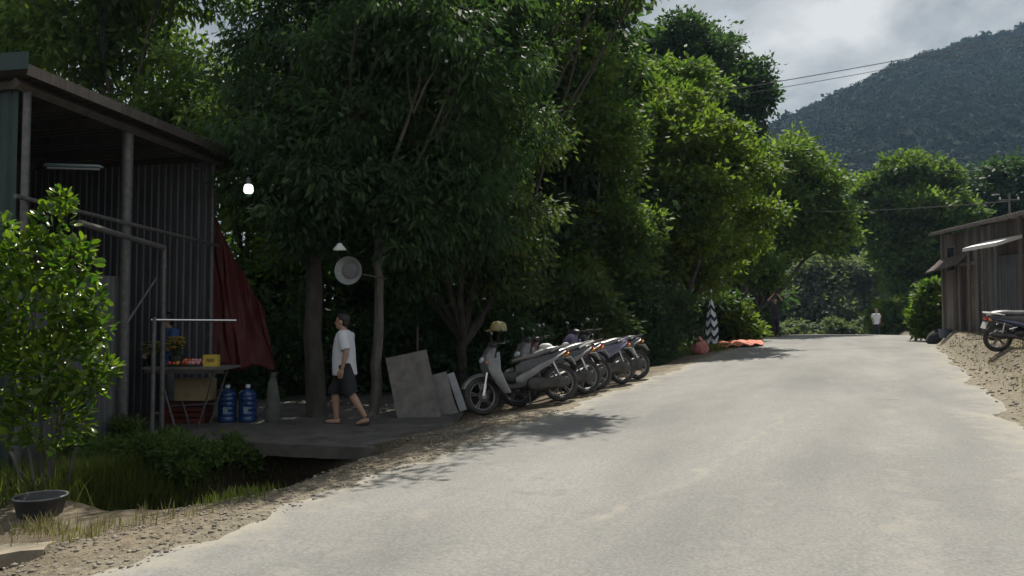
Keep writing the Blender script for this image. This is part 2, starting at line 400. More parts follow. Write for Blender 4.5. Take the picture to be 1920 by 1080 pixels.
# ------------------------------------------------------------------ ROAD
def road_mat():
    m = bpy.data.materials.new('dusty_asphalt'); m.use_nodes = True
    n = m.node_tree.nodes; l = m.node_tree.links; b = n['Principled BSDF']
    t = n.new('ShaderNodeTexCoord'); uv = n.new('ShaderNodeAttribute'); uv.attribute_name = 'edge'
    def noise(s, d=6, r=.6, stretch=None):
        q = n.new('ShaderNodeTexNoise'); q.inputs['Scale'].default_value = s; q.inputs['Detail'].default_value = d; q.inputs['Roughness'].default_value = r
        if stretch:
            mp_ = n.new('ShaderNodeMapping'); mp_.inputs['Scale'].default_value = stretch; l.new(t.outputs['Object'], mp_.inputs[0]); l.new(mp_.outputs[0], q.inputs['Vector'])
        else: l.new(t.outputs['Object'], q.inputs['Vector'])
        return q
    a = noise(.55, 6, .6, (1.6, .5, 1)); c = noise(38, 6, .75); k = noise(4, 7, .7); vor = n.new('ShaderNodeTexVoronoi')
    vor.inputs['Scale'].default_value = 95; l.new(t.outputs['Object'], vor.inputs['Vector'])
    r1 = n.new('ShaderNodeValToRGB'); e = r1.color_ramp.elements
    e[0].position = .33; e[0].color = (.160, .160, .153, 1); e[1].position = .67; e[1].color = (.226, .224, .212, 1)
    l.new(a.outputs['Fac'], r1.inputs[0])
    r2 = n.new('ShaderNodeValToRGB'); e = r2.color_ramp.elements
    e[0].position = .35; e[0].color = (.72, .72, .73, 1); e[1].position = .7; e[1].color = (1.2, 1.2, 1.19, 1)
    l.new(c.outputs['Fac'], r2.inputs[0])
    mu = n.new('ShaderNodeMix'); mu.data_type = 'RGBA'; mu.blend_type = 'MULTIPLY'; mu.inputs['Factor'].default_value = 1
    l.new(r1.outputs[0], mu.inputs['A']); l.new(r2.outputs[0], mu.inputs['B'])
    r4 = n.new('ShaderNodeValToRGB'); e = r4.color_ramp.elements
    e[0].position = .0; e[0].color = (.8, .8, .8, 1); e[1].position = .45; e[1].color = (1.05, 1.04, 1.03, 1)
    l.new(vor.outputs['Distance'], r4.inputs[0])
    mv = n.new('ShaderNodeMix'); mv.data_type = 'RGBA'; mv.blend_type = 'MULTIPLY'; mv.inputs['Factor'].default_value = .8
    l.new(mu.outputs['Result'], mv.inputs['A']); l.new(r4.outputs[0], mv.inputs['B'])
    # dust: at the edges (edge attr) broken by noise
    ad = n.new('ShaderNodeMath'); ad.operation = 'ADD'; l.new(uv.outputs['Fac'], ad.inputs[0]); l.new(k.outputs['Fac'], ad.inputs[1])
    r3 = n.new('ShaderNodeValToRGB'); r3.color_ramp.elements[0].position = .62; r3.color_ramp.elements[1].position = 1.0
    l.new(ad.outputs[0], r3.inputs[0])
    md = n.new('ShaderNodeMix'); md.data_type = 'RGBA'; md.inputs['B'].default_value = (.275, .257, .213, 1)
    l.new(r3.outputs[0], md.inputs['Factor']); l.new(mv.outputs['Result'], md.inputs['A']); l.new(md.outputs['Result'], b.inputs['Base Color'])
    # old patches, oil stains and hairline cracks
    pn = noise(.33, 3, .5, (1.0, .45, 1)); rp_ = n.new('ShaderNodeValToRGB'); rp_.color_ramp.elements[0].position = .36; rp_.color_ramp.elements[1].position = .44
    rp_.color_ramp.elements[0].color = (.86, .865, .88, 1); rp_.color_ramp.elements[1].color = (1, 1, 1, 1); l.new(pn.outputs['Fac'], rp_.inputs[0])
    sn = noise(1.7, 5, .6); rs2 = n.new('ShaderNodeValToRGB'); rs2.color_ramp.elements[0].position = .27; rs2.color_ramp.elements[1].position = .36
    rs2.color_ramp.elements[0].color = (.72, .71, .70, 1); rs2.color_ramp.elements[1].color = (1, 1, 1, 1); l.new(sn.outputs['Fac'], rs2.inputs[0])
    wv = noise(2.2, 4, .6); va = n.new('ShaderNodeVectorMath'); va.operation = 'MULTIPLY_ADD'; va.inputs[1].default_value = (.5, .5, .5)
    l.new(wv.outputs['Color'], va.inputs[0]); l.new(t.outputs['Object'], va.inputs[2])
    vc = n.new('ShaderNodeTexVoronoi'); vc.feature = 'DISTANCE_TO_EDGE'; vc.inputs['Scale'].default_value = .42; l.new(va.outputs[0], vc.inputs['Vector'])
    rc = n.new('ShaderNodeValToRGB'); rc.color_ramp.elements[0].position = .0; rc.color_ramp.elements[1].position = .012
    rc.color_ramp.elements[0].color = (.62, .61, .6, 1); rc.color_ramp.elements[1].color = (1, 1, 1, 1); l.new(vc.outputs['Distance'], rc.inputs[0])
    cur = md.outputs['Result']
    for q_, f_ in ((rp_, .9), (rs2, .6), (rc, .16)):
        mm = n.new('ShaderNodeMix'); mm.data_type = 'RGBA'; mm.blend_type = 'MULTIPLY'; mm.inputs['Factor'].default_value = f_
        l.new(cur, mm.inputs['A']); l.new(q_.outputs[0], mm.inputs['B']); cur = mm.outputs['Result']
    l.new(cur, b.inputs['Base Color'])
    b.inputs['Roughness'].default_value = .85; b.inputs['Specular IOR Level'].default_value = .25
    bp = n.new('ShaderNodeBump'); bp.inputs['Strength'].default_value = .55; bp.inputs['Distance'].default_value = .012
    l.new(c.outputs['Fac'], bp.inputs['Height']); l.new(bp.outputs[0], b.inputs['Normal'])
    return m
ry = np.concatenate([np.arange(-12, 30, .1), np.arange(30, 110, .5)])
ru = np.concatenate([[0, 0], np.linspace(.0, 1, 150), [1, 1]])
RX = np.zeros((len(ry), len(ru))); RZ = np.zeros_like(RX); RE = np.zeros_like(RX)
def ragged(y, s): return .07 * np.sin(y * 1.9 + s) + .05 * np.sin(y * 4.7 + 2 * s) + .04 * np.sin(y * 11.3 + 3 * s) + .02 * np.sin(y * 23 + s)
eL = RL + ragged(ry, .5); eR = RR + .13 * np.sin(ry * 1.3 + 2) + .09 * np.sin(ry * 2.9 + 1) + .03 * np.sin(ry * 6.1) + .022 * np.sin(ry * 14.3 + 1) + .018 * np.sin(ry * 27.1) + .012 * np.sin(ry * 41)
for j, u in enumerate(ru):
    xx = eL + (eR - eL) * u
    RX[:, j] = xx + bend(ry)
    crown = .035 * (1 - ((u - .5) / .5) ** 2)
    RZ[:, j] = Prof(ry) + .012 + crown - .012
    dE = np.minimum(xx - eL, (eR - xx) * .62)
    sxc = np.interp(ry, [3, 4.85, 6.8, 10.4, 12], [-2.6, -2.0, -1.5, -1.22, -1.45]) + .03 * np.sin(ry * 5) + .02 * np.sin(ry * 13)
    streak = .27 * (.8 + .2 * np.clip(np.sin(ry * 3.7 + 1) + np.sin(ry * 8.3), -.8, 1)) * np.exp(-((xx - sxc) / .075) ** 2) * sstep(3.5, 5, ry) * (1 - sstep(10.6, 11.4, ry))
    tracks = .12 * np.exp(-((xx - .1) / .22) ** 2) + .09 * np.exp(-((xx + .9) / .2) ** 2) + .10 * np.exp(-((xx + 3.1) / .25) ** 2) - .12 * np.exp(-((xx + 2.2) / .3) ** 2) - .10 * np.exp(-((xx - .65) / .2) ** 2)
    RE[:, j] = .40 * np.exp(-dE / .36) + streak + tracks
RZ[:, 0] -= .10; RZ[:, -1] -= .10
YY = np.repeat(ry[:, None], len(ru), 1)
V = np.stack([RX, YY, RZ], -1).reshape(-1, 3)
nu_ = len(ru); ii = (np.arange(len(ry) - 1)[:, None] * nu_ + np.arange(nu_ - 1)[None, :]).ravel()
me = np_mesh('road', V, np.stack([ii, ii + 1, ii + 1 + nu_, ii + nu_], -1), road_mat(), smooth=True)
at_ = me.attributes.new('edge', 'FLOAT', 'POINT'); at_.data.foreach_set('value', RE.ravel().astype(np.float32))
tag(put('road', me), kind='structure')

# ------------------------------------------------------------------ HILL with forest
def ridge_py(px):
    return np.interp(px, [700, 1150, 1300, 1400, 1460, 1560, 1640, 1740, 1830, 1920, 2200, 2600, 3200, 4200], [470, 366, 308, 262, 234, 194, 153, 106, 78, 56, 20, 30, 120, 330])
hill_m = mat('hill_soil', (.006, .011, .009), (.010, .017, .012), .05, .95)
pxs = np.concatenate([np.arange(700, 2300, 8), np.arange(2300, 4300, 40)]); vs_ = np.linspace(0, 1.35, 60)
def hill_xyz(px, v):
    u = (px - 960) / F_PX
    ridge_d = 430 + 40 * np.sin(px * .004)
    d0 = 170.0
    d = d0 + (ridge_d - d0) * v
    zr = (600 - ridge_py(px)) / F_PX * ridge_d + 1.6
    prof = np.where(v <= 1, np.clip(v, 0, 1) ** 1.12, 1 - 1.2 * (v - 1))
    z = -3 + (zr + 3) * prof
    z = z + prof * 9 * (np.sin(px * .017 + v * 5) * .6 + np.sin(px * .043 - v * 9 + 1) * .4 + np.sin(px * .09 + v * 21) * .2) * np.clip(1.15 - v, 0, 1)
    x = FW[0] * d + RT[0] * u * d; y = FW[1] * d + RT[1] * u * d
    return x, y, z
PX, VV = np.meshgrid(pxs, vs_)
hx, hy, hz = hill_xyz(PX, VV)
V = np.stack([hx, hy, hz], -1).reshape(-1, 3); n0 = len(pxs)
ii = (np.arange(len(vs_) - 1)[:, None] * n0 + np.arange(n0 - 1)[None, :]).ravel()
tag(put('hill', np_mesh('hill', V, np.stack([ii, ii + 1, ii + 1 + n0, ii + n0], -1), hill_m, smooth=True)), kind='structure')

def ico(sub):
    bm = bmesh.new(); bmesh.ops.create_icosphere(bm, subdivisions=sub, radius=1)
    v = np.array([p.co[:] for p in bm.verts]); f = np.array([[q.index for q in p.verts] for p in bm.faces]); bm.free(); return v, f
iv, ifc = ico(1)
nb = 7400
bpx = np.concatenate([rng.uniform(1380, 2000, 6400), rng.uniform(2000, 2800, nb - 6400)]); bv = np.sqrt(rng.uniform(0.0, 1.04, nb))
bx, by, bz = hill_xyz(bpx, bv)
rad = rng.uniform(1.7, 3.6, nb) * np.where(rng.random(nb) < .05, 1.45, 1)
rz_ = rad * rng.uniform(.8, 1.35, nb); cen = np.stack([bx, by, bz + rad * .5], -1)
V0 = iv[None] * (1 + .1 * rng.standard_normal((nb, len(iv), 1))) * np.stack([rad, rad, rz_], -1)[:, None, :] * .82 + cen[:, None, :]
F0 = (ifc[None] + (np.arange(nb) * len(iv))[:, None, None]).reshape(-1, 3)
kq = 40                                                   # leafy clumps on each crown
dq = rng.standard_normal((nb, kq, 3)); dq[..., 2] = np.abs(dq[..., 2]) * .9 - .15; dq /= np.linalg.norm(dq, axis=-1, keepdims=True)
pq = cen[:, None] + dq * np.stack([rad, rad, rz_], -1)[:, None, :] * rng.uniform(.8, 1.12, (nb, kq, 1))
ta = np.cross(dq + .7 * rng.standard_normal((nb, kq, 3)), rng.standard_normal((nb, kq, 3))); ta /= np.linalg.norm(ta, axis=-1, keepdims=True)
tb_ = np.cross(ta, dq); tb_ /= np.maximum(np.linalg.norm(tb_, axis=-1, keepdims=True), 1e-6)
sq = (rad[:, None] * rng.uniform(.16, .34, (nb, kq)))[..., None]
V1 = np.stack([pq - ta * sq, pq + tb_ * sq * .7, pq + ta * sq, pq - tb_ * sq * .7], 2).reshape(-1, 3)
o4 = len(V0.reshape(-1, 3)) + np.arange(nb * kq)[:, None] * 4
F1 = np.concatenate([o4 + [0, 1, 2], o4 + [0, 2, 3]])
tone = rng.random(nb)
fm = leaf_mat('forest_canopy', (.006, .014, .010), (.014, .028, .017), .2, .9, .05)
tag(put('forest', np_mesh('forest', np.concatenate([V0.reshape(-1, 3), V1]), np.concatenate([F0, F1]), fm, rnd=np.concatenate([np.repeat(tone, len(iv)), np.repeat(tone, kq * 4)]))),
    'dense dark forest covering the hazy hillside', 'forest', kind='stuff')

# ------------------------------------------------------------------ foliage
def nrm(a): return a / np.maximum(np.linalg.norm(a, axis=-1, keepdims=True), 1e-9)
def foliage(lobes, dens, per, ll, lw, droop=.35, tuft=.22, seed=0, shell=.62, up=.15):
    """lobes: (x,y,z,rx,ry,rz). tufts on and in the shell of each lobe, leaves in each tuft; 4-vertex leaves"""
    r = np.random.default_rng(seed)
    P, D = [], []
    subs = []
    for (x, y, z, a, b, c) in lobes:
        k = int(9 + 4 * min(a, 2.5)); d = nrm(r.standard_normal((k, 3)) + np.array([0, 0, .25]))
        q = np.array([x, y, z]) + d * np.array([a, b, c]) * r.uniform(.55, .95, k)[:, None]
        f = r.uniform(.26, .46, k)
        subs += [(*q[i], a * f[i], b * f[i], c * f[i] * .62) for i in range(k)] + [(x, y, z - .15 * c, a * .5, b * .5, c * .5)]
    for (x, y, z, a, b, c) in subs:
        area = 4 * math.pi * ((a * b) ** 1.6 / 3 + (a * c) ** 1.6 / 3 + (b * c) ** 1.6 / 3) ** (1 / 1.6)
        k = max(5, int(dens * .85 * area))
        d = nrm(r.standard_normal((k, 3)))
        lump = 1 + .16 * np.sin(d[:, 0] * 5 + x * 2.1) * np.sin(d[:, 1] * 5 + y * 1.7) + .13 * np.sin(d[:, 2] * 9 + d[:, 0] * 7 + z)
        rr = (shell * .8 + (1 - shell * .8) * r.random(k) ** .6) * lump * (1 + .07 * np.abs(r.standard_normal(k)) * (r.random(k) < .35))
        P.append(np.array([x, y, z]) + d * np.array([a, b, c]) * rr[:, None]); D.append(d)
    P = np.concatenate(P); D = np.concatenate(D); k = len(P)
    ts = tuft * r.uniform(.55, 1.35, k)
    tone = np.clip(.45 + .25 * r.standard_normal(k), 0, 1)
    off = r.standard_normal((k, per, 3)) * np.array([.6, .6, .42]) * ts[:, None, None]
    base = (P[:, None] + off).reshape(-1, 3)
    dirn = nrm(D[:, None] * .5 + nrm(off) * .7 + r.standard_normal((k, per, 3)) * .45 + np.array([0, 0, -droop])).reshape(-1, 3)
    nn = len(base)
    side = nrm(np.cross(dirn, nrm(r.standard_normal((nn, 3)) * .8 + np.array([0, 0, 1.0]))))
    nor = np.cross(side, dirn)
    s = r.uniform(.65, 1.25, nn)[:, None]
    L_, W_ = ll * s, lw * s
    mid = base + dirn * L_ * .45 - nor * W_ * .25
    V = np.stack([base, mid + side * W_ * .5, base + dirn * L_ - nor * L_ * .12, mid - side * W_ * .5], 1).reshape(-1, 3)
    Fq = np.arange(nn * 4).reshape(-1, 4)
    tone = np.repeat(tone, per); tone = np.clip(tone + .16 * r.standard_normal(nn), 0, 1)
    return V, Fq, np.repeat(tone, 4)

LM = {
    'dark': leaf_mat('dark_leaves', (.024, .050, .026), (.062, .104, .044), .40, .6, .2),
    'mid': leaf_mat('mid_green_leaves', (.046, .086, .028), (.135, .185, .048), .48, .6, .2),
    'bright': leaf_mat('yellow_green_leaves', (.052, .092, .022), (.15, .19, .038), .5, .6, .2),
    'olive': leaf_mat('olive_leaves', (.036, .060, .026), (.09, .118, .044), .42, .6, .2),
    'pale': leaf_mat('haze_paled_leaves', (.09, .115, .075), (.15, .175, .115), .35, .7, .15),  # far thicket: distance haze put into the leaf colour
    'shrub': leaf_mat('glossy_shrub_leaves', (.035, .085, .012), (.15, .20, .022), .48, .27, .6),
    'grass': leaf_mat('grass_blades', (.06, .085, .02), (.14, .16, .04), .4, .6, .25),
    'dry': leaf_mat('dry_weed', (.11, .10, .05), (.2, .17, .09), .3, .7, .2),
}

def limb(mb, p0, p1, r0, r1, n=8, wig=.08, seg=7, seed=0):
    r = random.Random(seed); p0 = Vector(p0); p1 = Vector(p1); Ld = (p1 - p0).length
    pts = []; rad = []
    ox, oy = 0, 0
    for i in range(seg + 1):
        t = i / seg
        ox += r.uniform(-1, 1) * wig * Ld / seg; oy += r.uniform(-1, 1) * wig * Ld / seg
        q = p0.lerp(p1, t) + Vector((ox, oy, 0)) * (t > 0) * (1 if t < 1 else .6)
        pts.append(q); rad.append(r0 + (r1 - r0) * t)
    mb.tube(pts, rad, n)
    return pts

def tree(name, label, base, lobes, m, trunk_r=.14, dens=7, per=34, ll=.11, lw=.05, droop=.35, tuft=.22, seed=0, bark='bark', group=None, cat='tree', shell=.62, lean=None, n_limbs=None, fork=.5):
    """lobes given as world (x,y,z,rx,ry,rz)"""
    b = Vector(base)
    root = thing(name, label, cat, b, 0, group)
    off = np.array([b.x, b.y, b.z])
    lb = [tuple(np.array(q[:3]) - off) + tuple(q[3:]) for q in lobes]
    dist = math.hypot(b.x, b.y); q_ = .30 if name == 'back_tree' else (.52 if dist < 24 else (.42 if dist < 34 else .36))
    if cat == 'bush': q_ = .4
    k_ = q_ ** (-.28 if dist < 18 else -.4)
    V, Fq, rn = foliage(lb, dens * q_ ** .5, int(per * q_ ** .5), ll * k_, lw * k_, droop, tuft * 1.1, seed, shell)
    put('crown', np_mesh('crown', V, Fq, LM[m], rnd=rn), root)
    cen = np.mean([q[:3] for q in lb], axis=0); top = max(q[2] for q in lb)
    mb = MB()
    fk = Vector((cen[0] * .45, cen[1] * .45, max(.5, min(q[2] - q[5] * .3 for q in lb) * fork + .0)))
    if lean: fk = Vector(lean)
    limb(mb, (0, 0, -.15), fk, trunk_r * 1.15, trunk_r * .8, 9, .10, 8, seed)
    mb.tube([(0, 0, -.15), (0, 0, .12)], [trunk_r * 1.7, trunk_r * 1.1], 9)
    tr = mb.build('trunk', M[bark], root)
    mb = MB()
    for i, q in enumerate(lb[:n_limbs]):
        e = Vector(q[:3]) + Vector((0, 0, q[5] * .2))
        limb(mb, fk + Vector((0, 0, -.05)), e, trunk_r * .55, trunk_r * .12, 6, .22, 7, seed + i)
        for j in range(2):
            rr_ = random.Random(seed * 7 + i * 3 + j)
            s_ = fk.lerp(e, .6); t_ = e + Vector((rr_.uniform(-1, 1) * q[3], rr_.uniform(-1, 1) * q[4], rr_.uniform(-.3, .9) * q[5])) * .8
            limb(mb, s_, t_, trunk_r * .22, trunk_r * .06, 5, .2, 5, seed + 31 * i + j)
    mb.build('limbs', M[bark], tr)
    return root

def lobe(px, py, d, r, rz=None, rd=None):
    p = at(px, py, d); return (p.x, p.y, p.z, r, rd or r, rz or r * .85)

def base_at(px, d, dz=0):
    p = at(px, 600, d); return (p.x, p.y, Gz(p.x, p.y) + dz)

# left row above the stall: the dark near trees
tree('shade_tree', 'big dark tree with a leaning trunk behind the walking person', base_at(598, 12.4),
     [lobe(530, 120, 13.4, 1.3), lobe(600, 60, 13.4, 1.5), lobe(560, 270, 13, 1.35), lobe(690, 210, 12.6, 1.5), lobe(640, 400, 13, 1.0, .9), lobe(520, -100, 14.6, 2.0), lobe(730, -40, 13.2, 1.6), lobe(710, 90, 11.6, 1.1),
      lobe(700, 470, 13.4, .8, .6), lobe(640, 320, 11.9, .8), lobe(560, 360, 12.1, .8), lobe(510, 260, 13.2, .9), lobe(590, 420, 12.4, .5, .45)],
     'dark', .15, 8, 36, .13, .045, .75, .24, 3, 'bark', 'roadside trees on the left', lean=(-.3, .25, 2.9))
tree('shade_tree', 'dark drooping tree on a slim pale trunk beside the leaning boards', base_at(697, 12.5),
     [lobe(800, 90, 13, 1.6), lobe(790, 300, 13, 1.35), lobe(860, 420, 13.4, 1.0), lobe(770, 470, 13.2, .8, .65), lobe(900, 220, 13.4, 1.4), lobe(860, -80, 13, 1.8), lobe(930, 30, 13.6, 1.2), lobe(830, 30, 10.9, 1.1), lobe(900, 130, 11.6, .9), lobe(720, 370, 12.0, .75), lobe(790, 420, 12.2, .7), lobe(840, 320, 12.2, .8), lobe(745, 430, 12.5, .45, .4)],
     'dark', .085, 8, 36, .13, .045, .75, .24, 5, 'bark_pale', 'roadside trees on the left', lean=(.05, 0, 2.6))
tree('shade_tree', 'leafy tree with brown green drooping foliage behind the parked scooters', base_at(870, 15.6),
     [lobe(915, 90, 15, 1.3), lobe(945, 280, 15.3, 1.2), lobe(930, 400, 15, 1.2), lobe(985, 430, 15.8, .9), lobe(960, 520, 15.8, .8, .6), lobe(880, 520, 15.8, .9, .7), lobe(900, -90, 15, 1.4), lobe(800, 280, 16.6, 1.5), lobe(700, 200, 16.5, 1.6), lobe(600, 250, 16.2, 1.5), lobe(500, 200, 16, 1.5), lobe(1130, -90, 14.8, .8), lobe(1185, -45, 14.6, .55)],
     'olive', .12, 8, 36, .13, .05, .6, .25, 7, 'bark', 'roadside trees on the left')
tree('shade_tree', 'sunlit bright green tree overhanging the row of scooters', base_at(1075, 21.5),
     [lobe(1055, 75, 20.5, 1.12), lobe(1120, 150, 21, 1.12), lobe(1085, 250, 21, 1.34), lobe(1150, 300, 21.5, 1.23), lobe(1110, 400, 21.5, 1.23), lobe(1190, 430, 22, 1.01), lobe(1080, 500, 21.5, 1.12), lobe(1160, 520, 22, 1.01)],
     'mid', .13, 8, 34, .13, .07, .1, .22, 9, 'bark', 'roadside trees on the left')
tree('shade_tree', 'round yellow green tree reaching over the road beyond the scooters', base_at(1255, 25),
     [lobe(1260, 330, 24.5, 1.7), lobe(1320, 260, 25, 1.5), lobe(1250, 230, 25.5, 1.4), lobe(1380, 340, 25, 1.4), lobe(1300, 430, 24.5, 1.6), lobe(1410, 420, 26, 1.1), lobe(1225, 440, 25, 1.3), lobe(1370, 470, 27, .9, .6), lobe(1250, 500, 26, 1.1), lobe(1195, 330, 25, 1.3), lobe(1205, 250, 26, 1.2), lobe(1310, 505, 26, 1.0), lobe(1200, 530, 25, 1.0)],
     'bright', .17, 8, 32, .15, .08, .1, .26, 11, 'bark', 'roadside trees on the left')
tree('shade_tree', 'mid green tree with layered boughs below the tall dark trees', base_at(1185, 29),
     [lobe(1170, 165, 28, 1.6), lobe(1235, 170, 29, 1.6), lobe(1290, 165, 29.5, 1.3), lobe(1170, 240, 28, 1.8), lobe(1240, 250, 29, 1.6), lobe(1130, 130, 28, 1.5)],
     'mid', .22, 7, 32, .17, .085, .1, .30, 13, 'bark', 'roadside trees on the left')
tree('tall_tree', 'tall dark tree with a ragged domed top against the sky', base_at(1270, 44),
     [lobe(1260, 90, 44, 2.4), lobe(1220, 120, 44, 2.2), lobe(1310, 130, 44, 2.2), lobe(1270, 200, 44, 3.0), lobe(1320, 250, 44, 2.4), lobe(1240, 300, 44, 3.0), lobe(1290, 380, 44, 3.0)],
     'dark', .32, 5.5, 34, .20, .11, .1, .36, 15, 'bark', 'tall trees against the sky')
tree('tall_tree', 'narrow dark tree whose top stands apart left of the hill', base_at(1395, 46),
     [lobe(1355, 110, 46, 1.5), lobe(1375, 170, 46, 1.8), lobe(1410, 140, 46, 1.2), lobe(1405, 230, 46, 1.7), lobe(1370, 270, 46, 1.9), lobe(1420, 190, 46, 1.0), lobe(1400, 340, 46, 2.4)],
     'dark', .28, 6.0, 34, .20, .11, .1, .36, 17, 'bark', 'tall trees against the sky')
tree('shade_tree', 'spreading green tree where the road dips, left of the hill foot', base_at(1372, 37),
     [lobe(1480, 300, 38, 1.6), lobe(1530, 330, 38, 1.6), lobe(1450, 370, 37.5, 1.7), lobe(1555, 400, 38.5, 1.5), lobe(1500, 420, 38, 1.9), lobe(1420, 440, 37, 1.3), lobe(1560, 440, 38, 1.0), lobe(1490, 450, 37.5, 1.0), lobe(1440, 310, 36, 1.4), lobe(1400, 480, 35, 1.3), lobe(1440, 505, 36, 1.0)],
     'mid', .25, 6, 32, .19, .10, .1, .34, 19, 'bark', 'roadside trees on the left')
tree('vine_tree', 'broad domed tree with a sunlit leafy cap below the hill', base_at(1705, 62),
     [lobe(1690, 325, 62, 2.0), lobe(1730, 315, 62, 1.9), lobe(1772, 345, 62, 1.6), lobe(1645, 365, 62, 1.8), lobe(1620, 410, 62, 1.4), lobe(1800, 400, 62, 1.3), lobe(1700, 400, 62, 3.4), lobe(1640, 430, 62, 2.0), lobe(1760, 430, 62, 2.6), lobe(1700, 500, 62, 3.2), lobe(1750, 530, 62, 2.6), lobe(1790, 390, 62, 1.2)],
     'mid', .4, 4.2, 34, .26, .15, .1, .42, 21, 'bark')
tree('far_tree', 'dim tree rising behind the brown shed roof', base_at(1865, 66),
     [lobe(1850, 370, 66, 2.6), lobe(1890, 345, 66, 2.4), lobe(1925, 340, 66, 2.8), lobe(1830, 420, 66, 2.2), lobe(1900, 420, 66, 3.0)],
     'dark', .3, 3.2, 34, .30, .17, .3, .55, 23, 'bark')
tree('far_tree', 'hazy grey green thicket tree at the end of the road', base_at(1540, 84),
     [lobe(1500, 545, 84, 3.4), lobe(1560, 530, 84, 3.4), lobe(1610, 560, 84, 3.0), lobe(1450, 575, 82, 2.8), lobe(1540, 600, 82, 3.6), lobe(1620, 520, 86, 2.6), lobe(1600, 620, 82, 3), lobe(1470, 630, 82, 3)],
     'pale', .3, 2.6, 32, .36, .2, .3, .7, 25, 'bark')
tree('far_tree', 'far dark tree filling the gap above the hazy thicket', base_at(1590, 100),
     [lobe(1570, 470, 100, 4.0), lobe(1620, 490, 100, 3.8), lobe(1520, 490, 100, 4.0), lobe(1600, 430, 100, 3.0), lobe(1660, 560, 100, 4.0), lobe(1700, 600, 100, 4)],
     'dark', .35, 2.0, 30, .42, .24, .3, .8, 27, 'bark')
tree('far_tree', 'dark low tree seen under the round yellow green crown', base_at(1290, 52),
     [lobe(1230, 500, 52, 2.6), lobe(1300, 480, 52, 2.8), lobe(1360, 500, 52, 2.6), lobe(1270, 570, 52, 2.8), lobe(1340, 570, 52, 2.8), lobe(1400, 540, 52, 2.6), lobe(1190, 560, 52, 2.6)],
     'dark', .3, 3.2, 32, .28, .15, .2, .5, 39, 'bark')
# background rows behind the stall
tree('back_tree', 'pale sunlit tree top behind the shed ridge at far left', base_at(30, 24),
     [lobe(20, 40, 23, 1.7), lobe(-60, 70, 23, 1.8), lobe(60, 110, 23.5, 1.2), lobe(30, 170, 24, 1.6), lobe(-40, -40, 23, 2.0)],
     'bright', .2, 5.5, 32, .17, .08, .3, .33, 29, 'bark', 'trees behind the shop')
tree('back_tree', 'dark tree with speckled leaves behind the shed roof slope', base_at(235, 20),
     [lobe(200, 60, 20, 1.9), lobe(290, 190, 19.5, 1.6), lobe(180, 170, 20, 1.4), lobe(360, 250, 19.5, 1.5), lobe(270, 60, 20.5, 1.7), lobe(130, 20, 20, 1.5), lobe(160, -120, 20, 2.4), lobe(330, -80, 19.5, 2.2)],
     'mid', .18, 6, 34, .15, .06, .4, .30, 31, 'bark', 'trees behind the shop')
tree('back_tree', 'dark leafy tree behind the hanging lit bulb', base_at(450, 19),
     [lobe(430, 330, 18.5, 1.4), lobe(500, 250, 18.5, 1.6), lobe(450, 440, 18.5, 1.3), lobe(530, 420, 18.5, 1.4), lobe(400, 180, 19, 1.6), lobe(560, 520, 18, 1.3), lobe(480, 560, 18.5, 1.4)],
     'mid', .16, 6, 34, .15, .06, .4, .30, 33, 'bark', 'trees behind the shop')
tree('back_tree', 'deep shaded tree filling the gap behind the loudspeaker', base_at(700, 20),
     [lobe(620, 330, 19.5, 2.0), lobe(720, 380, 19.5, 2.0), lobe(820, 330, 20, 2.0), lobe(680, 510, 19, 1.6), lobe(790, 500, 19, 1.6), lobe(720, 180, 20, 2.3), lobe(900, 180, 20.5, 2.3), lobe(640, 120, 20, 2.2)],
     'dark', .2, 5, 34, .17, .08, .4, .34, 35, 'bark', 'trees behind the shop')
tree('back_tree', 'deep shaded tree filling the gap behind the scooters', base_at(960, 23),
     [lobe(900, 420, 22.5, 2.0), lobe(1000, 430, 22.5, 2.0), lobe(1080, 380, 23, 2.0), lobe(960, 300, 23, 2.3), lobe(1050, 230, 23, 2.3), lobe(1150, 420, 24, 2.0), lobe(1020, 80, 23, 2.4), lobe(1120, 560, 24, 1.6)],
     'dark', .2, 5, 34, .19, .09, .4, .36, 37, 'bark', 'trees behind the shop')

# understorey bushes
def bush(name, label, px, d, lobes, m, seed, ll=.12, lw=.06, dens=8, group='undergrowth bushes', **k):
    return tree(name, label, base_at(px, d), lobes, m, .035, dens, 30, ll, lw, .25, .2, seed, 'bark', group, 'bush', fork=.3, **k)
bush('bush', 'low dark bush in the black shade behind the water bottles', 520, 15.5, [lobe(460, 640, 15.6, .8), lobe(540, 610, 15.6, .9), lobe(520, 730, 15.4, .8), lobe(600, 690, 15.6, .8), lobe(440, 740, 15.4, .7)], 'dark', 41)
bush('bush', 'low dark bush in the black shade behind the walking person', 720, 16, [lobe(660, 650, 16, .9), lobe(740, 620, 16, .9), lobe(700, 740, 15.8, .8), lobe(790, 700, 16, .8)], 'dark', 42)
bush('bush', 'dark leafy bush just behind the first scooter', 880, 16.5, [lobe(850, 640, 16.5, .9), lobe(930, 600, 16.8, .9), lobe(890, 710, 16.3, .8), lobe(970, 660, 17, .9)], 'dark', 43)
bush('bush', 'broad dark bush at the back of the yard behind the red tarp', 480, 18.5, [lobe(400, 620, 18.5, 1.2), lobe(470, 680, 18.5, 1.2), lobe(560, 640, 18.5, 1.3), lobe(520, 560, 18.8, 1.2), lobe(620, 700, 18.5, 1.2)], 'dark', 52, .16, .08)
bush('bush', 'broad dark bush at the back of the yard behind the slim trunk', 720, 19, [lobe(660, 640, 19, 1.3), lobe(730, 700, 19, 1.2), lobe(800, 640, 19, 1.3), lobe(740, 570, 19, 1.3), lobe(840, 700, 19, 1.2)], 'dark', 53, .16, .08)
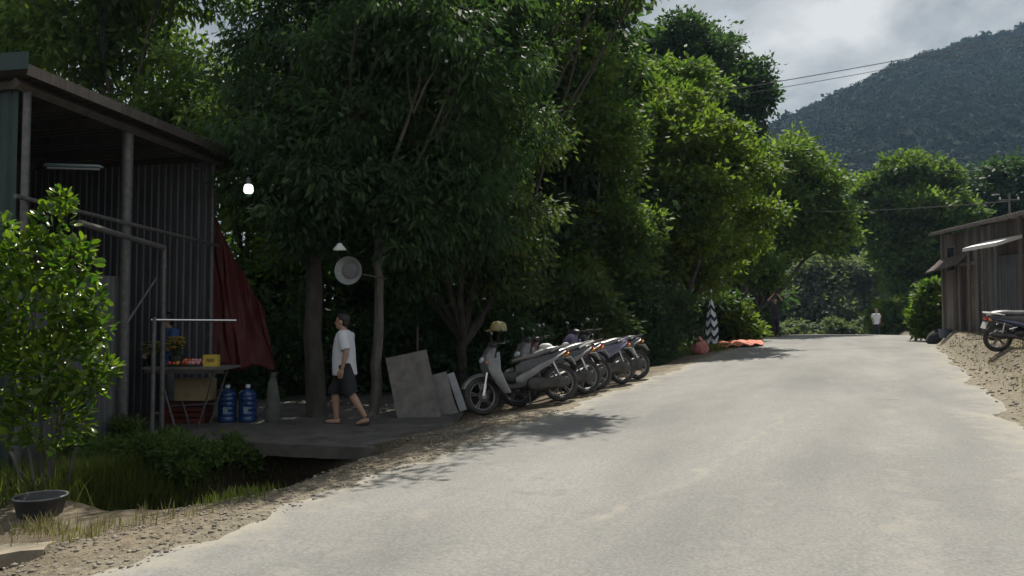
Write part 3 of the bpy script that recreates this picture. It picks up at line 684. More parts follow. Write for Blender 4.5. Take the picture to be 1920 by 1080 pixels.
bush('bush', 'broad dark bush at the back behind the near scooters', 930, 20, [lobe(880, 640, 20, 1.3), lobe(960, 620, 20, 1.3), lobe(1020, 640, 20.5, 1.2), lobe(930, 700, 20, 1.1)], 'dark', 54, .16, .08)
bush('bush', 'green bush rising behind the middle scooters', 1050, 19, [lobe(1020, 580, 19, .9), lobe(1090, 560, 19, 1.0), lobe(1050, 650, 18.8, .9), lobe(1120, 620, 19.2, .8)], 'olive', 44)
bush('bush', 'dark bush at the far end of the scooter row', 1200, 21, [lobe(1180, 580, 21, .9), lobe(1235, 570, 21.5, .9), lobe(1210, 640, 21, .8), lobe(1255, 630, 21.5, .7)], 'dark', 45)
bush('bush', 'dark bush behind the furled patterned parasol', 1310, 29, [lobe(1290, 560, 29, 1.1), lobe(1350, 580, 29, 1.0), lobe(1320, 630, 29, .8), lobe(1265, 600, 28.5, 1.0)], 'dark', 46, .15, .07)
bush('bush', 'sunlit yellow green bush right of the furled parasol', 1385, 29, [lobe(1375, 600, 29, .75), lobe(1400, 615, 29, .6), lobe(1360, 580, 29.3, .6), lobe(1385, 640, 29, .6)], 'bright', 47, .16, .08)
bush('bush', 'small bush beside the person with raised arms', 1415, 34, [lobe(1412, 605, 34, .7), lobe(1428, 620, 34.5, .55), lobe(1405, 632, 34, .6)], 'olive', 48, .16, .08)
bush('bush', 'small sunlit bush behind the person walking on the road', 1665, 56, [lobe(1660, 590, 56, 1.1), lobe(1675, 575, 56, .9), lobe(1650, 612, 56, .9), lobe(1685, 605, 56, .9)], 'bright', 49, .24, .13)
bush('bush', 'loose leafy bush at the corner of the brown shed', 1738, 28, [lobe(1738, 560, 28, .24), lobe(1724, 595, 28, .22), lobe(1750, 598, 28, .26), lobe(1758, 572, 28.3, .2), lobe(1738, 616, 28, .3), lobe(1746, 538, 28, .14)], 'mid', 50, .17, .07, 2.2)
bush('bush', 'far low hedge at the end of the road', 1560, 72, [lobe(1500, 628, 72, 1.6), lobe(1560, 622, 72, 1.7), lobe(1610, 618, 72, 1.7), lobe(1460, 635, 70, 1.6), lobe(1640, 610, 72, 1.5), lobe(1710, 610, 70, 1.7), lobe(1750, 600, 66, 1.7)], 'pale', 51, .28, .15, 4)

# glossy shrub in front of the shed: separate leaves for the largest ones in view
def blade(L_, W_, fold, curl):
    pts = [(0, 0), (.25, .62), (.55, 1.0), (.82, .78), (1, 0)]
    v = []; f = []
    for t, wd in pts:
        z = curl * math.sin(t * 2.2)
        v += [(t * L_, -wd * W_ / 2, z + abs(wd) * fold), (t * L_, 0, z), (t * L_, wd * W_ / 2, z + abs(wd) * fold)]
    for i in range(len(pts) - 1):
        a = i * 3; f += [(a, a + 3, a + 4, a + 1), (a + 1, a + 4, a + 5, a + 2)]
    return np.array(v), np.array(f)
bv_, bf_ = blade(.10, .052, .010, -.017)
sb = Vector(base_at(95, 7.9))
shrub = thing('leafy_shrub', 'glossy bright green shrub with oval leaves in front of the shed', 'shrub', sb)
rs = np.random.default_rng(77)
slobes = [lobe(100, 420, 7.7, .17, .22), lobe(55, 490, 7.7, .30), lobe(130, 500, 7.6, .24), lobe(60, 600, 7.6, .48), lobe(135, 560, 7.5, .26), lobe(10, 540, 7.7, .3), lobe(115, 680, 7.5, .36), lobe(30, 700, 7.6, .45), lobe(165, 720, 7.5, .18),
          lobe(90, 790, 7.6, .4, .28), lobe(-30, 640, 7.6, .4), lobe(152, 630, 7.5, .18), lobe(115, 375, 7.7, .08, .1), lobe(25, 465, 7.7, .11), lobe(178, 560, 7.5, .09), lobe(192, 610, 7.5, .1), lobe(152, 465, 7.6, .09), lobe(75, 450, 7.6, .1), lobe(200, 690, 7.5, .09), lobe(5, 425, 7.8, .1)]
Lp, Ld, Ls = [], [], []
for (x, y, z, a, b, c) in slobes:
    k = int(125 * (4 * math.pi * ((a * c) + a * a) / 2) / .6) + 26
    d = nrm(rs.standard_normal((k, 3))); rr = (.45 + .6 * rs.random(k) ** .5)
    Lp.append(np.array([x, y, z]) + d * np.array([a, b, c]) * rr[:, None]); Ld.append(nrm(d + rs.standard_normal((k, 3)) * .5 + [0, 0, .45]))
Lp = np.concatenate(Lp); Ld = np.concatenate(Ld); Ls = rs.uniform(.7, 1.3, len(Lp))
tocam = nrm(np.array(CAM) - Lp); score = (Lp - np.mean(Lp, 0)) @ nrm(np.array(CAM) - np.mean(Lp, 0)) + .5 * (Lp[:, 2] - 1.2) + .2 * rs.standard_normal(len(Lp))
order = np.argsort(-score); big = set(order[:280].tolist())
side = nrm(np.cross(Ld, nrm(rs.standard_normal(Ld.shape) * .5 + [0, 0, 1]))); nor = np.cross(side, Ld)
tones = rs.random(len(Lp)) ** 1.5
lm_ = []
for k in range(5):
    me = np_mesh('leaf', bv_, bf_, LM['shrub'], rnd=np.full(len(bv_), k / 4 * .95), smooth=True); lm_.append(me)
RV, RF, RN = [], [], []
for i in range(len(Lp)):
    mtx = np.stack([Ld[i], side[i], nor[i]], 1) * Ls[i]
    if i in big:
        o = bpy.data.objects.new('leaf', lm_[int(tones[i] * 4.99)]); COL.objects.link(o); o.parent = shrub
        m4 = Matrix([[*mtx[0], Lp[i][0] - sb.x], [*mtx[1], Lp[i][1] - sb.y], [*mtx[2], Lp[i][2] - sb.z], [0, 0, 0, 1]])
        o.matrix_local = m4
    else:
        RF.append(bf_ + len(RV) * len(bv_)); RV.append(bv_ @ mtx.T + Lp[i] - np.array(sb)); RN.append(np.full(len(bv_), tones[i]))
tag(put('foliage', np_mesh('foliage', np.concatenate(RV), np.concatenate(RF), LM['shrub'], rnd=np.concatenate(RN), smooth=True), shrub), kind='stuff')
mb = MB()
for i, q in enumerate(slobes[:11]):
    e = Vector(q[:3]) - sb
    limb(mb, (random.uniform(-.12, .12), random.uniform(-.12, .12), -.1), e, .02, .006, 6, .12, 8, 200 + i)
mb.build('stem', M['bark_pale'], shrub)

# grass, weeds and ground cover
def grass(n, sampler, h, wdt, seed, m='grass', name='grass', label=None, bendf=.5):
    r = np.random.default_rng(seed); xy = sampler(r, n); k = len(xy)
    z = G(xy[:, 0], xy[:, 1]); base = np.stack([xy[:, 0], xy[:, 1], z - .01], -1)
    a = r.uniform(0, 6.283, k); hh = h * r.uniform(.4, 1.3, k)
    ln = np.stack([np.cos(a), np.sin(a), 0 * a], -1) * (hh * bendf * r.random(k))[:, None]
    sd_ = np.stack([-np.sin(a), np.cos(a), 0 * a], -1) * (wdt * r.uniform(.6, 1.3, k))[:, None]
    up = np.stack([0 * a, 0 * a, hh], -1)
    V = np.stack([base - sd_, base + sd_, base + up * .6 + ln * .45 + sd_ * .7, base + up + ln, base + up * .6 + ln * .45 - sd_ * .7], 1).reshape(-1, 3)
    i5 = np.arange(k)[:, None] * 5
    Fq = np.concatenate([i5 + [0, 1, 2, 4]]);
    # tips as degenerate-free quads is wasteful: use a second triangle fan through quads of distinct verts
    me = bpy.data.meshes.new(name)
    faces_t = (i5 + [4, 2, 3])
    me.vertices.add(len(V)); me.vertices.foreach_set('co', V.astype(np.float32).ravel())
    loops = np.concatenate([np.concatenate([Fq, faces_t], 1).ravel()]).astype(np.int32)
    me.loops.add(len(loops)); me.loops.foreach_set('vertex_index', loops)
    st = (np.arange(k)[:, None] * 7 + [0, 4]).ravel().astype(np.int32)
    me.polygons.add(2 * k); me.polygons.foreach_set('loop_start', st)
    at2 = me.attributes.new('rnd', 'FLOAT', 'POINT'); at2.data.foreach_set('value', np.repeat(r.random(k), 5).astype(np.float32))
    me.update(calc_edges=True); me.materials.append(LM[m])
    return tag(put(name, me), label, 'grass', kind='stuff')
def clusters(cs, spread=1.0):
    def f(r, n):
        c = np.array(cs); k = r.integers(0, len(c), n)
        return c[k, :2] + r.standard_normal((n, 2)) * c[k, 2:3] * spread
    return f
def gp(px, py): p = on_ground(px, py); return (p.x, p.y)
cl = []
for px, py, s in ((40, 900, .3), (130, 905, .35), (200, 905, .3), (260, 900, .3), (330, 915, .25), (180, 940, .16), (120, 930, .2), (250, 930, .2)): cl.append((*gp(px, py), s))
grass(5200, clusters(cl, 1.15), .24, .006, 5, label='rough green grass growing round the foot of the shrub', bendf=1.1)
cl = [(*gp(335, 946), .16), (*gp(400, 938), .16), (*gp(300, 950), .12), (*gp(450, 930), .16), (*gp(500, 922), .15), (*gp(370, 944), .2)]
grass(2600, clusters(cl), .10, .005, 6, label='short sunlit grass along the ditch lip')
cl = [(*gp(1270, 668), .5), (*gp(1310, 662), .4), (*gp(1230, 675), .5), (*gp(1290, 660), .5), (*gp(1335, 656), .3)]
grass(6000, clusters(cl), .20, .008, 7, label='sunlit grass patch beside the road near the furled parasol')
def along(x0, x1, y0, y1):
    return lambda r, n: np.stack([r.uniform(x0, x1, n), r.uniform(y0, y1, n)], -1)
grass(9000, along(-11, -5.9, 14.5, 36), .24, .008, 8, label='shaded grass and weeds under the left hand trees')
grass(1600, along(1.8, 4.5, 12, 26), .10, .006, 9, 'dry', label='sparse dry grass on the right hand bank')
cl = [(*gp(330, 975), .2), (*gp(230, 985), .2), (*gp(85, 1000), .10), (*gp(110, 1005), .08), (*gp(150, 1010), .12), (*gp(60, 1000), .1)]
grass(420, clusters(cl), .14, .004, 10, 'dry', 'weeds', 'dry brown weeds at the culvert edge bottom left', .8)
# leafy ground cover in and round the ditch
def ground_cover(name, label, spots, m, seed, ll, lw, per=26):
    lob = []
    for px, py, r_ in spots:
        p = on_ground(px, py); lob.append((p.x, p.y, p.z + r_ * .45, r_, r_, r_ * .8))
    V, Fq, rn = foliage(lob, 22, per, ll, lw, -.1, .09, seed, .3)
    return tag(put(name, np_mesh(name, V, Fq, LM[m], rnd=rn)), label, 'undergrowth', kind='stuff')
ground_cover('undergrowth', 'tangled dark leafy weeds in front of the shed and ditch', [(210, 880, .3), (270, 880, .3), (320, 890, .28), (380, 880, .25), (430, 875, .2), (240, 830, .25), (310, 850, .22), (160, 870, .3), (40, 850, .35), (350, 920, .16), (470, 890, .15)], 'mid', 61, .07, .035)

# ------------------------------------------------------------------ stones
M['grit'] = mat('grit', (.13, .115, .09), (.25, .22, .175), 1.5, .95)
def stones(n, sampler, s0, s1, seed, name, label):
    r = np.random.default_rng(seed); xy = sampler(r, n); v1, f1 = ico(1)
    sz = s0 * (s1 / s0) ** (r.random(n) ** 2.2)
    jit = 1 + .22 * r.standard_normal((n, len(v1), 1))
    V = v1[None] * jit * (sz[:, None] * r.uniform(.6, 1.2, (n, 3)) * np.array([1, 1, .65]))[:, None, :] + np.stack([xy[:, 0], xy[:, 1], G(xy[:, 0], xy[:, 1]) + sz * .2], -1)[:, None, :]
    Fq = (f1[None] + (np.arange(n) * len(v1))[:, None, None]).reshape(-1, 3)
    return tag(put(name, np_mesh(name, V.reshape(-1, 3), Fq, M['rock'] if name == 'rubble' else M['grit'])), label, 'gravel', kind='stuff')
stones(7000, along(-5.45, -4.15, 1.5, 10.5), .004, .022, 1, 'gravel', 'loose grit and stones on the left road shoulder')
stones(5500, along(1.5, 4.2, 4, 27), .006, .05, 2, 'gravel', 'loose stones and clods on the right hand bank')
stones(150, along(-7.2, -5.7, 5.3, 7.5), .05, .14, 3, 'rubble', 'broken stones lying in the ditch')

# ------------------------------------------------------------------ yard slab and culvert slab
def slab(name, poly, ztop, th, m, kind=None, seed=0):
    """poly corners (x,y); edges subdivided and roughened"""
    r = random.Random(seed); pts = []
    for i in range(len(poly)):
        a = Vector(poly[i]); b = Vector(poly[(i + 1) % len(poly)]); n = max(2, int((b - a).length / .18))
        for k in range(n):
            q = a.lerp(b, k / n); pts.append((q.x + r.uniform(-.02, .02), q.y + r.uniform(-.02, .02)))
    zf = (lambda x, y: ztop) if not callable(ztop) else ztop
    mb = MB(); n = len(pts)
    top = [(x, y, zf(x, y) + r.uniform(-.006, .006)) for x, y in pts]; bot = [(x, y, zf(x, y) - th) for x, y in pts]
    mb.add(top + bot, [tuple(range(n)), tuple(range(2 * n - 1, n - 1, -1))] + [(i, i + n, (i + 1) % n + n, (i + 1) % n) for i in range(n)])
    return mb.build(name, m, smooth=False)
YARD = lambda x, y: .0 + .028 * (y - 8) + .22 * float(sstep(-5.6, -4.5, x))
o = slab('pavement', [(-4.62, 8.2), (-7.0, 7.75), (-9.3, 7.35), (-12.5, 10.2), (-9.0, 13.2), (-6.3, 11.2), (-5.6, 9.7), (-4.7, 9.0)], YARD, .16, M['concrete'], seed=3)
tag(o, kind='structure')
def on_yard(px, py, z=0.04):
    p0 = at(px, py, 1.0); k = (z - CAM.z) / (p0.z - CAM.z); q = CAM + (p0 - CAM) * k; return Vector((q.x, q.y, YARD(q.x, q.y)))
dirt_slab = mat('dusty_concrete', (.13, .112, .08), (.255, .22, .165), 3.5, .95, bump=1.0, bscale=9, detail=12)
tag(slab('culvert_slab', [(-5.25, 3.42), (-6.3, 3.22), (-8.2, 3.1), (-8.2, 3.62), (-6.9, 3.70), (-6.2, 3.62), (-5.6, 3.74)], lambda x, y: Gz(x, 3.75) + .02, .10, dirt_slab, seed=5),
    'broken dusty concrete slab at the ditch mouth, bottom left corner', 'slab')

# ------------------------------------------------------------------ left shed
def corr_sheet(wd, ht, m, wave=.15, amp=.013, axis_u=Vector((1, 0, 0)), axis_v=Vector((0, 0, 1))):
    """ribbed metal sheet with flat pans and raised ribs; origin bottom-left, u along axis_u"""
    nrm_ = axis_u.cross(axis_v).normalized(); prof = []
    n = int(round(wd / wave))
    for i in range(n):
        b = i * wave
        prof += [(b, 0), (b + wave * .45, 0), (b + wave * .58, amp), (b + wave * .82, amp), (b + wave * .95, 0)]
    prof.append((wd, 0))
    mb = MB(); rows = 5; v = []
    for k in range(rows + 1):
        for u, h in prof: v.append(axis_u * u + axis_v * (ht * k / rows) + nrm_ * h)
    w_ = len(prof)
    mb.add(v, [(k * w_ + i, k * w_ + i + 1, (k + 1) * w_ + i + 1, (k + 1) * w_ + i) for k in range(rows) for i in range(w_ - 1)])
    me = mb.mesh('sheet', m, False)
    return me
A = at(40, 600, 8.9); B = at(395, 600, 12.6)       # front line of the shed
A.z = B.z = 0
fl = (B - A); flen = fl.length; fdir = fl.normalized(); back = Vector((-fdir.y, fdir.x, 0))   # back points away from the road
if back.x > 0: back = -back
shed = thing('metal_shed', 'grey metal sheet shed with brown roof and pipe posts on the left', 'shed', (A.x, A.y, Gz(A.x, A.y)), 0)
sz0 = shed.location.copy()
def sl(u, b, z): return A + fdir * u + back * b + Vector((0, 0, z)) - Vector((sz0.x, sz0.y, sz0.z))
zA, zB = 4.30, 4.24
uP = 1.75 / 3.7 * flen
for u, b, z1, r_ in ((0.0, 0, zA, .045), (uP, .05, zA + (zB - zA) * uP / flen, .075), (flen, 0, zB, .04)):
    MB().tube([sl(u, b, -.3), sl(u, b, z1)], r_, 10).build('post', M['pipe'], shed)
# front beam, fascia
mb = MB(); p0, p1 = sl(-.2, -.02, zA + .02), sl(flen + .1, -.02, zB - .02)
mb.tube([p0, p1], .07, 4); mb.build('beam', M['wood'], shed)
for i in range(6):
    u = -.1 + i * (flen + .3) / 5.2; zz = zA + (zB - zA) * (u / flen)
    MB().box(sl(u, 1.7, zz + .02), (.05, 3.5, .09), (0, 0, math.atan2(back.y, back.x) - math.pi / 2)).build('rafter', M['wood'], shed)
# roof sheets: overlap to the front, slope down towards the far end as the beam does
e_u = (sl(flen, 0, zB) - sl(0, 0, zA)); e_u.normalize()
roof_w = .9
nroof = int((flen + .3 + .5) / roof_w) + 1
for i in range(nroof):
    u = -.3 + i * roof_w
    zz = zA + (zB - zA) * (u / flen) + .17 + .004 * (i % 2)
    me = corr_sheet(roof_w + .02, 4.4, M['sheet_roof'], .15, .02, e_u, (back + Vector((0, 0, -.03))).normalized())
    put('roof_sheet', me, shed, sl(u, -.28, zz))
mb = MB(); q0 = sl(-.3, -.29, zA + .06); q1 = sl(flen + .5, -.29, zB + .03)
mb.add([q0, q1, q1 + Vector((0, 0, .13)), q0 + Vector((0, 0, .13)), q0 + back * .02, q1 + back * .02, q1 + back * .02 + Vector((0, 0, .13)), q0 + back * .02 + Vector((0, 0, .13))],
       [(0, 1, 2, 3), (7, 6, 5, 4), (0, 4, 5, 1), (3, 2, 6, 7), (0, 3, 7, 4), (1, 5, 6, 2)]); mb.build('fascia', M['wood'], shed, False)
# far end wall (faces the camera), back wall, green near wall
for i in range(5):
    put('wall_sheet', corr_sheet(.78, 4.36 - .0 * i, M['sheet_grey'], .13, .016, back, Vector((0, 0, 1))), shed, sl(flen + .03 + .006 * (i % 2), .03 + i * .76, -.1))
for i in range(5):
    put('wall_sheet', corr_sheet(.88, 4.42 - .02 * i, M['sheet_grey'], .15, .014, fdir, Vector((0, 0, 1))), shed, sl(-.15 + i * .86, 3.55 + .006 * (i % 2), -.1))
for i in range(5):
    put('wall_sheet', corr_sheet(.88, 4.62 - .02 * i, M['sheet_green'], .15, .016, back, Vector((0, 0, 1))), shed, sl(-.06 + .006 * (i % 2), .06 + i * .86, -.2))
MB().box(sl(-.32, 1.9, zA + .22), (.03, 4.4, .2), (0, 0, math.atan2(back.y, back.x) - math.pi / 2)).build('end_fascia', M['sheet_green'], shed, False)
# low front wall between the near post and the middle post
for i in range(3):
    put('wall_sheet', corr_sheet(.66, 2.35, M['sheet_grey'], .11, .014, -fdir, Vector((0, 0, 1))), shed, sl(uP + .12 - i * .64, .10 + .006 * (i % 2), -.15))
MB().tube([sl(-.25, -.12, 3.0), sl(flen, -.12, 2.82)], .028, 8).build('rail', M['pipe'], shed)
MB().tube([sl(.45, -.35, 2.78), sl(uP + .28, -.35, 2.62)], .04, 8).build('rail', M['pipe'], shed)
MB().tube([sl(uP + .28, -.35, 2.62), sl(uP + .3, -.35, -.2)], .035, 8).build('post', M['pipe'], shed)
MB().tube([sl(uP + .2, -.3, 2.2), sl(uP - .45, -.3, 1.5)], .016, 6).build('brace', M['pipe'], shed)
# strip light under the roof
ft = at(138, 312, 10.6)
tl = thing('strip_light', 'unlit bluish strip light hanging under the shed roof', 'light', ft, math.atan2(RT[1], RT[0]) + .15)
MB().loftx([(-.38, 0, .03, .012), (-.34, .008, .07, .022), (.34, .008, .07, .022), (.38, 0, .03, .012)]).build('reflector', mat('pale_blue_enamel', (.30, .40, .46), (.38, .48, .52), 6, .4), tl)
MB().tube([(-.34, 0, -.03), (.34, 0, -.03)], .014, 8).build('tube', mat('glass_tube', (.5, .55, .58), rough=.2), tl)
for s in (-1, 1): MB().tube([(s * .3, 0, .02), (s * .3, 0, .9)], .004, 5).build('cord', M['black_plastic'], tl)

# ------------------------------------------------------------------ red tarp beside the shed
red = mat('red_tarp', (.060, .005, .006), (.10, .008, .009), 3, .6, bump=.3, bscale=5)
def sheet_grid(corners, nu, nv, disp, m, name):
    a, b, c, d = [Vector(q) for q in corners]; mb = MB(); v = []
    for j in range(nv + 1):
        for i in range(nu + 1):
            s_, t_ = i / nu, j / nv
            p = (a.lerp(b, s_)).lerp(d.lerp(c, s_), t_); v.append(p + Vector(disp(s_, t_)))
    w_ = nu + 1
    mb.add(v, [(j * w_ + i, j * w_ + i + 1, (j + 1) * w_ + i + 1, (j + 1) * w_ + i) for j in range(nv) for i in range(nu)])
    o = mb.build(name, m); sm = o.modifiers.new('thick', 'SOLIDIFY'); sm.thickness = .006; return o
o = sheet_grid([at(397, 690, 12.9), at(512, 690, 13.4), at(500, 585, 13.4), at(394, 375, 12.9)], 44, 34,
               lambda s, t: (FW[0] * (.07 * math.sin(8 * s + 3 * t) + .03 * math.sin(21 * s - 5 * t + 1) + .02 * math.sin(33 * s + 9 * t)), FW[1] * (.07 * math.sin(8 * s + 3 * t) + .03 * math.sin(21 * s - 5 * t + 1) + .02 * math.sin(33 * s + 9 * t)), -.16 * math.sin(math.pi * s) * t + .05 * math.sin(11 * s) * (1 - t)), red, 'red_tarp')
tag(o, 'dark red tarp hanging in a slope from the shed corner post', 'tarp')

# ------------------------------------------------------------------ lamps and loudspeaker
def hang_bulb(p, label):
    t = thing('hanging_bulb', label, 'lamp', p)
    em = bpy.data.materials.new('lit_bulb'); em.use_nodes = True; b = em.node_tree.nodes['Principled BSDF']
    b.inputs['Base Color'].default_value = (.8, .8, .8, 1); b.inputs['Emission Color'].default_value = (.93, .97, 1, 1); b.inputs['Emission Strength'].default_value = 2.2
    MB().lathe([(.03, .075), (.06, .06), (.068, .02), (.068, -.035), (.05, -.06), (.001, -.065)], n=20).build('bulb', em, t)
    MB().lathe([(.045, .075), (.05, .09), (.035, .16), (.012, .19)], n=16).build('socket', M['pipe'], t)
    MB().tube([(0, 0, .18), (.02, 0, .9), (-.05, .05, 1.8)], .004, 5).build('cord', M['black_plastic'], t)
    return t
hang_bulb(at(466, 355, 11.6), 'lit white bulb hanging among the dark leaves right of the shed')
def shade_lamp(p, label):
    t = thing('shade_lamp', label, 'lamp', p)
    MB().lathe([(.10, -.05), (.095, -.03), (.045, .03), (.03, .055), (.001, .06)], n=20, cap=False).build('shade', mat('white_enamel', (.62, .62, .60), (.7, .7, .68), 6, .5), t)
    MB().tube([(0, 0, .05), (0, 0, .5), (.1, .05, 1.1)], .004, 5).build('cord', M['black_plastic'], t)
    return t
shade_lamp(at(637, 463, 11.6), 'small white cone lamp shade above the grey horn loudspeaker')
hp = at(657, 508, 11.75)
hs = thing('horn_loudspeaker', 'round grey horn loudspeaker mounted on the slim trunk', 'loudspeaker', hp, math.atan2(-FW[1], -FW[0]) - .12)
gh = mat('grey_horn', (.20, .215, .21), (.27, .285, .28), 5, .6)
MB().lathe([(.205, .10), (.215, .105), (.212, .09), (.15, .04), (.09, -.03), (.06, -.12)], n=28, axis='X', cap=False).build('horn', gh, hs)
MB().lathe([(.05, -.10), (.11, -.02), (.125, .03), (.10, .045), (.03, .05), (.001, .052)], n=24, axis='X').build('inner_horn', mat('dark_grey_horn', (.10, .10, .10), (.14, .14, .14), 6, .7), hs)
MB().lathe([(.055, -.11), (.07, -.13), (.07, -.24), (.05, -.26), (.001, -.26)], n=18, axis='X').build('driver', M['pipe_dark'], hs)
MB().tube([(-.20, .04, -.02), (-.42, .18, -.05), (-.78, .34, -.08)], .014, 6).build('bracket', M['pipe_dark'], hs)

# ------------------------------------------------------------------ stall
tp = on_yard(362, 796); tz = tp.z
stall_rot = math.atan2(RT[1], RT[0])
tb = thing('stall_table', 'trestle stall table with goods in front of the metal shed', 'table', tp, stall_rot)
MB().box((-.02, 0, .885), (1.22, .62, .035)).build('top', M['wood_grey'], tb, False)
MB().box((-.02, -.29, .84), (1.16, .03, .06)).build('apron', M['wood'], tb, False)
for sx_, sgn in ((.32, 1), (-.32, -1)):
    for yy in (-.24, .24):
        MB().tube([(sx_ + .1 * sgn, yy, .87), (sx_ - .16 * sgn, yy + .0, 0)], .016, 7).build('leg', M['chrome'] if (sgn > 0 and yy < 0) else M['pipe'], tb)
MB().tube([(-.38, .0, .3), (.36, .0, .34)], .012, 6).build('stretcher', M['pipe'], tb)
def on_table(px, dy=0):    # x from the photo column, on the table top
    d = (Vector((tp.x, tp.y)) - Vector((0, 0))).dot(Vector(FW)) + dy
    q = at(px, 600, d); return Vector((q.x, q.y, tz + .9025))
ybx = thing('carton', 'small yellow carton at the right end of the stall table', 'box', on_table(398, -.05), stall_rot + .1)
yel = mat('yellow_card', (.50, .36, .04), (.58, .42, .06), 5, .7)
MB().box((0, 0, .085), (.21, .14, .17)).build('body', yel, ybx, False)
MB().box((0, -.0715, .09), (.12, .002, .05)).build('printed_band', mat('brown_print', (.16, .10, .03), (.3, .2, .05), 30, .7), ybx, False)
tray = thing('fruit_tray', 'tray of red orange and pink fruit on the stall table', 'tray', on_table(352, -.08), stall_rot)
MB().loftz([(0, 0, .24, .15), (.025, 0, .26, .17), (.026, 0, .245, .155), (.008, 0, .23, .14)], 20, 6).build('tray', M['pipe'], tray)
fm_ = [mat('red_fruit', (.42, .05, .03), (.5, .09, .04), 8, .4), mat('orange_fruit', (.60, .22, .03), (.65, .28, .05), 8, .45), mat('pink_fruit', (.52, .20, .22), (.58, .28, .28), 8, .5)]
rf = random.Random(4)
for i in range(24):
    fx = -.2 + .4 * (i % 8) / 7 + rf.uniform(-.015, .015); fy = (-.09, 0, .09)[i // 8] + rf.uniform(-.02, .02)
    k = 0 if fx < -.1 else (1 if fx < -.02 else (0 if fx < .06 else 2))
    MB().ell((0, 0, 0), (.036, .036, .032), nu=8, nv=6).build('fruit', fm_[k], tray, loc=(fx, fy, .055 + (.03 if i // 8 == 1 else 0)))
def bouquet(p, label, petal, seed, hgt=.42, spread=.14, n=44):
    r = random.Random(seed)
    t = thing('bouquet', label, 'flowers', p)
    mb = MB(); MB().lathe([(.07, 0), (.085, .02), (.10, .16), (.095, .16), (.075, .03), (.001, .025)], n=16).build('bucket', M['black_plastic'], t)
    heads = MB(); leafs = MB(); stems = MB()
    for i in range(n):
        a = r.uniform(0, 6.28); rr_ = spread * 1.2 * math.sqrt(r.random()); h = hgt * r.uniform(.65, 1.08)
        e = Vector((rr_ * math.cos(a), rr_ * math.sin(a), h)); stems.tube([(e.x * .25, e.y * .25, .03), e], .004, 4)
        for k in range(7):
            b_ = k / 7 * 6.28; dv = Vector((math.cos(b_), math.sin(b_), .35)); s_ = Vector((-math.sin(b_), math.cos(b_), 0)) * .011
            heads.add([e, e + dv * .03 + s_ * 1.6, e + dv * .058, e + dv * .03 - s_ * 1.6], [(0, 1, 2, 3)])
        heads.ell(e + Vector((0, 0, .006)), .012, nu=6, nv=4)
    for i in range(60):
        a = r.uniform(0, 6.28); rr_ = spread * .9 * r.random(); e = Vector((rr_ * math.cos(a), rr_ * math.sin(a), r.uniform(.16, hgt * .85))); dv = Vector((math.cos(a), math.sin(a), r.uniform(-.2, .6))).normalized() * .09
        s_ = Vector((-math.sin(a), math.cos(a), 0)) * .016; leafs.add([e, e + dv * .5 + s_, e + dv, e + dv * .5 - s_], [(0, 1, 2, 3)])
    stems.build('stems', LM['grass'], t); leafs.build('leaves', LM['mid'], t, False); heads.build('petals', petal, t, False)
    return t
bouquet(on_table(331, -.12) - Vector((0, 0, .02)) + Vector((0, 0, .02)), 'bunch of bright yellow flowers standing on the stall table', mat('yellow_petals', (.62, .47, .02), (.70, .55, .05), 9, .6), 3, .40, .10)
bouquet(on_table(291, .05), 'leafy green bunch with pale yellow buds at the left table end', mat('pale_buds', (.40, .40, .10), (.46, .45, .16), 9, .6), 5, .34, .15)
cb = thing('cardboard_box', 'brown cardboard box stored under the stall table', 'box', on_yard(360, 792) + Vector((FW[0] * .12, FW[1] * .12, .36)), stall_rot)
cbm = mat('cardboard', (.27, .20, .11), (.35, .26, .15), 5, .85)
MB().box((0, 0, .16), (.50, .36, .32)).build('body', cbm, cb, False)
MB().box((-.13, -.19, .318), (.25, .03, .008), (.5, 0, 0)).build('flap', cbm, cb, False)
crate = thing('crate', 'dark red slatted crate under the stall table', 'crate', on_yard(350, 790) + Vector((FW[0] * .10, FW[1] * .10, 0)), stall_rot)
crm = mat('dark_red_plastic', (.10, .02, .015), (.14, .03, .02), 6, .5)
for i in range(4):
    for yy in (-.17, .17): MB().box((0, yy, .045 + .085 * i), (.62, .015, .06)).build('slat', crm, crate, False)
for sx_ in (-.3, .3):
    for i in range(4): MB().box((sx_, 0, .045 + .085 * i), (.015, .325, .06)).build('slat', crm, crate, False)
MB().box((0, 0, .012), (.585, .325, .02)).build('bottom', crm, crate, False)
for sx_ in (-.285, .285):
    for yy in (-.155, .155): MB().box((sx_, yy, .175), (.022, .022, .345)).build('corner_post', crm, crate, False)
# water bottles
wm = mat('blue_water_bottle', (.010, .035, .12), (.018, .055, .17), 4, .25, spec=.6); capm = mat('white_cap', (.6, .62, .65), rough=.4)
for px, lab in ((426, 'blue water bottle on the yard floor, nearer the table leg'), (464, 'blue water bottle on the yard floor, farther from the table')):
    b = thing('water_bottle', lab, 'bottle', on_yard(px, 789), stall_rot, 'large blue water bottles')
    pr = [(.001, 0), (.12, 0), (.135, .015)]
    for k in range(5): pr += [(.138, .03 + .075 * k), (.138, .075 + .075 * k), (.130, .085 + .075 * k), (.130, .095 + .075 * k)]
    pr += [(.136, .41), (.125, .45), (.08, .49), (.03, .51), (.03, .545)]
    MB().lathe(pr, n=24).build('body', wm, b)
    MB().lathe([(.036, .525), (.036, .57), (.001, .572)], n=16).build('cap', capm, b)
    MB().tube([(.03, -.11, .40), (.03, -.155, .37), (.03, -.155, .30), (.03, -.125, .27)], .012, 6).build('handle', wm, b)
    MB().box((.02, -.139, .19), (.07, .003, .10)).build('sticker', mat('pale_label', (.14, .2, .28), (.25, .3, .36), 20, .5), b, False)
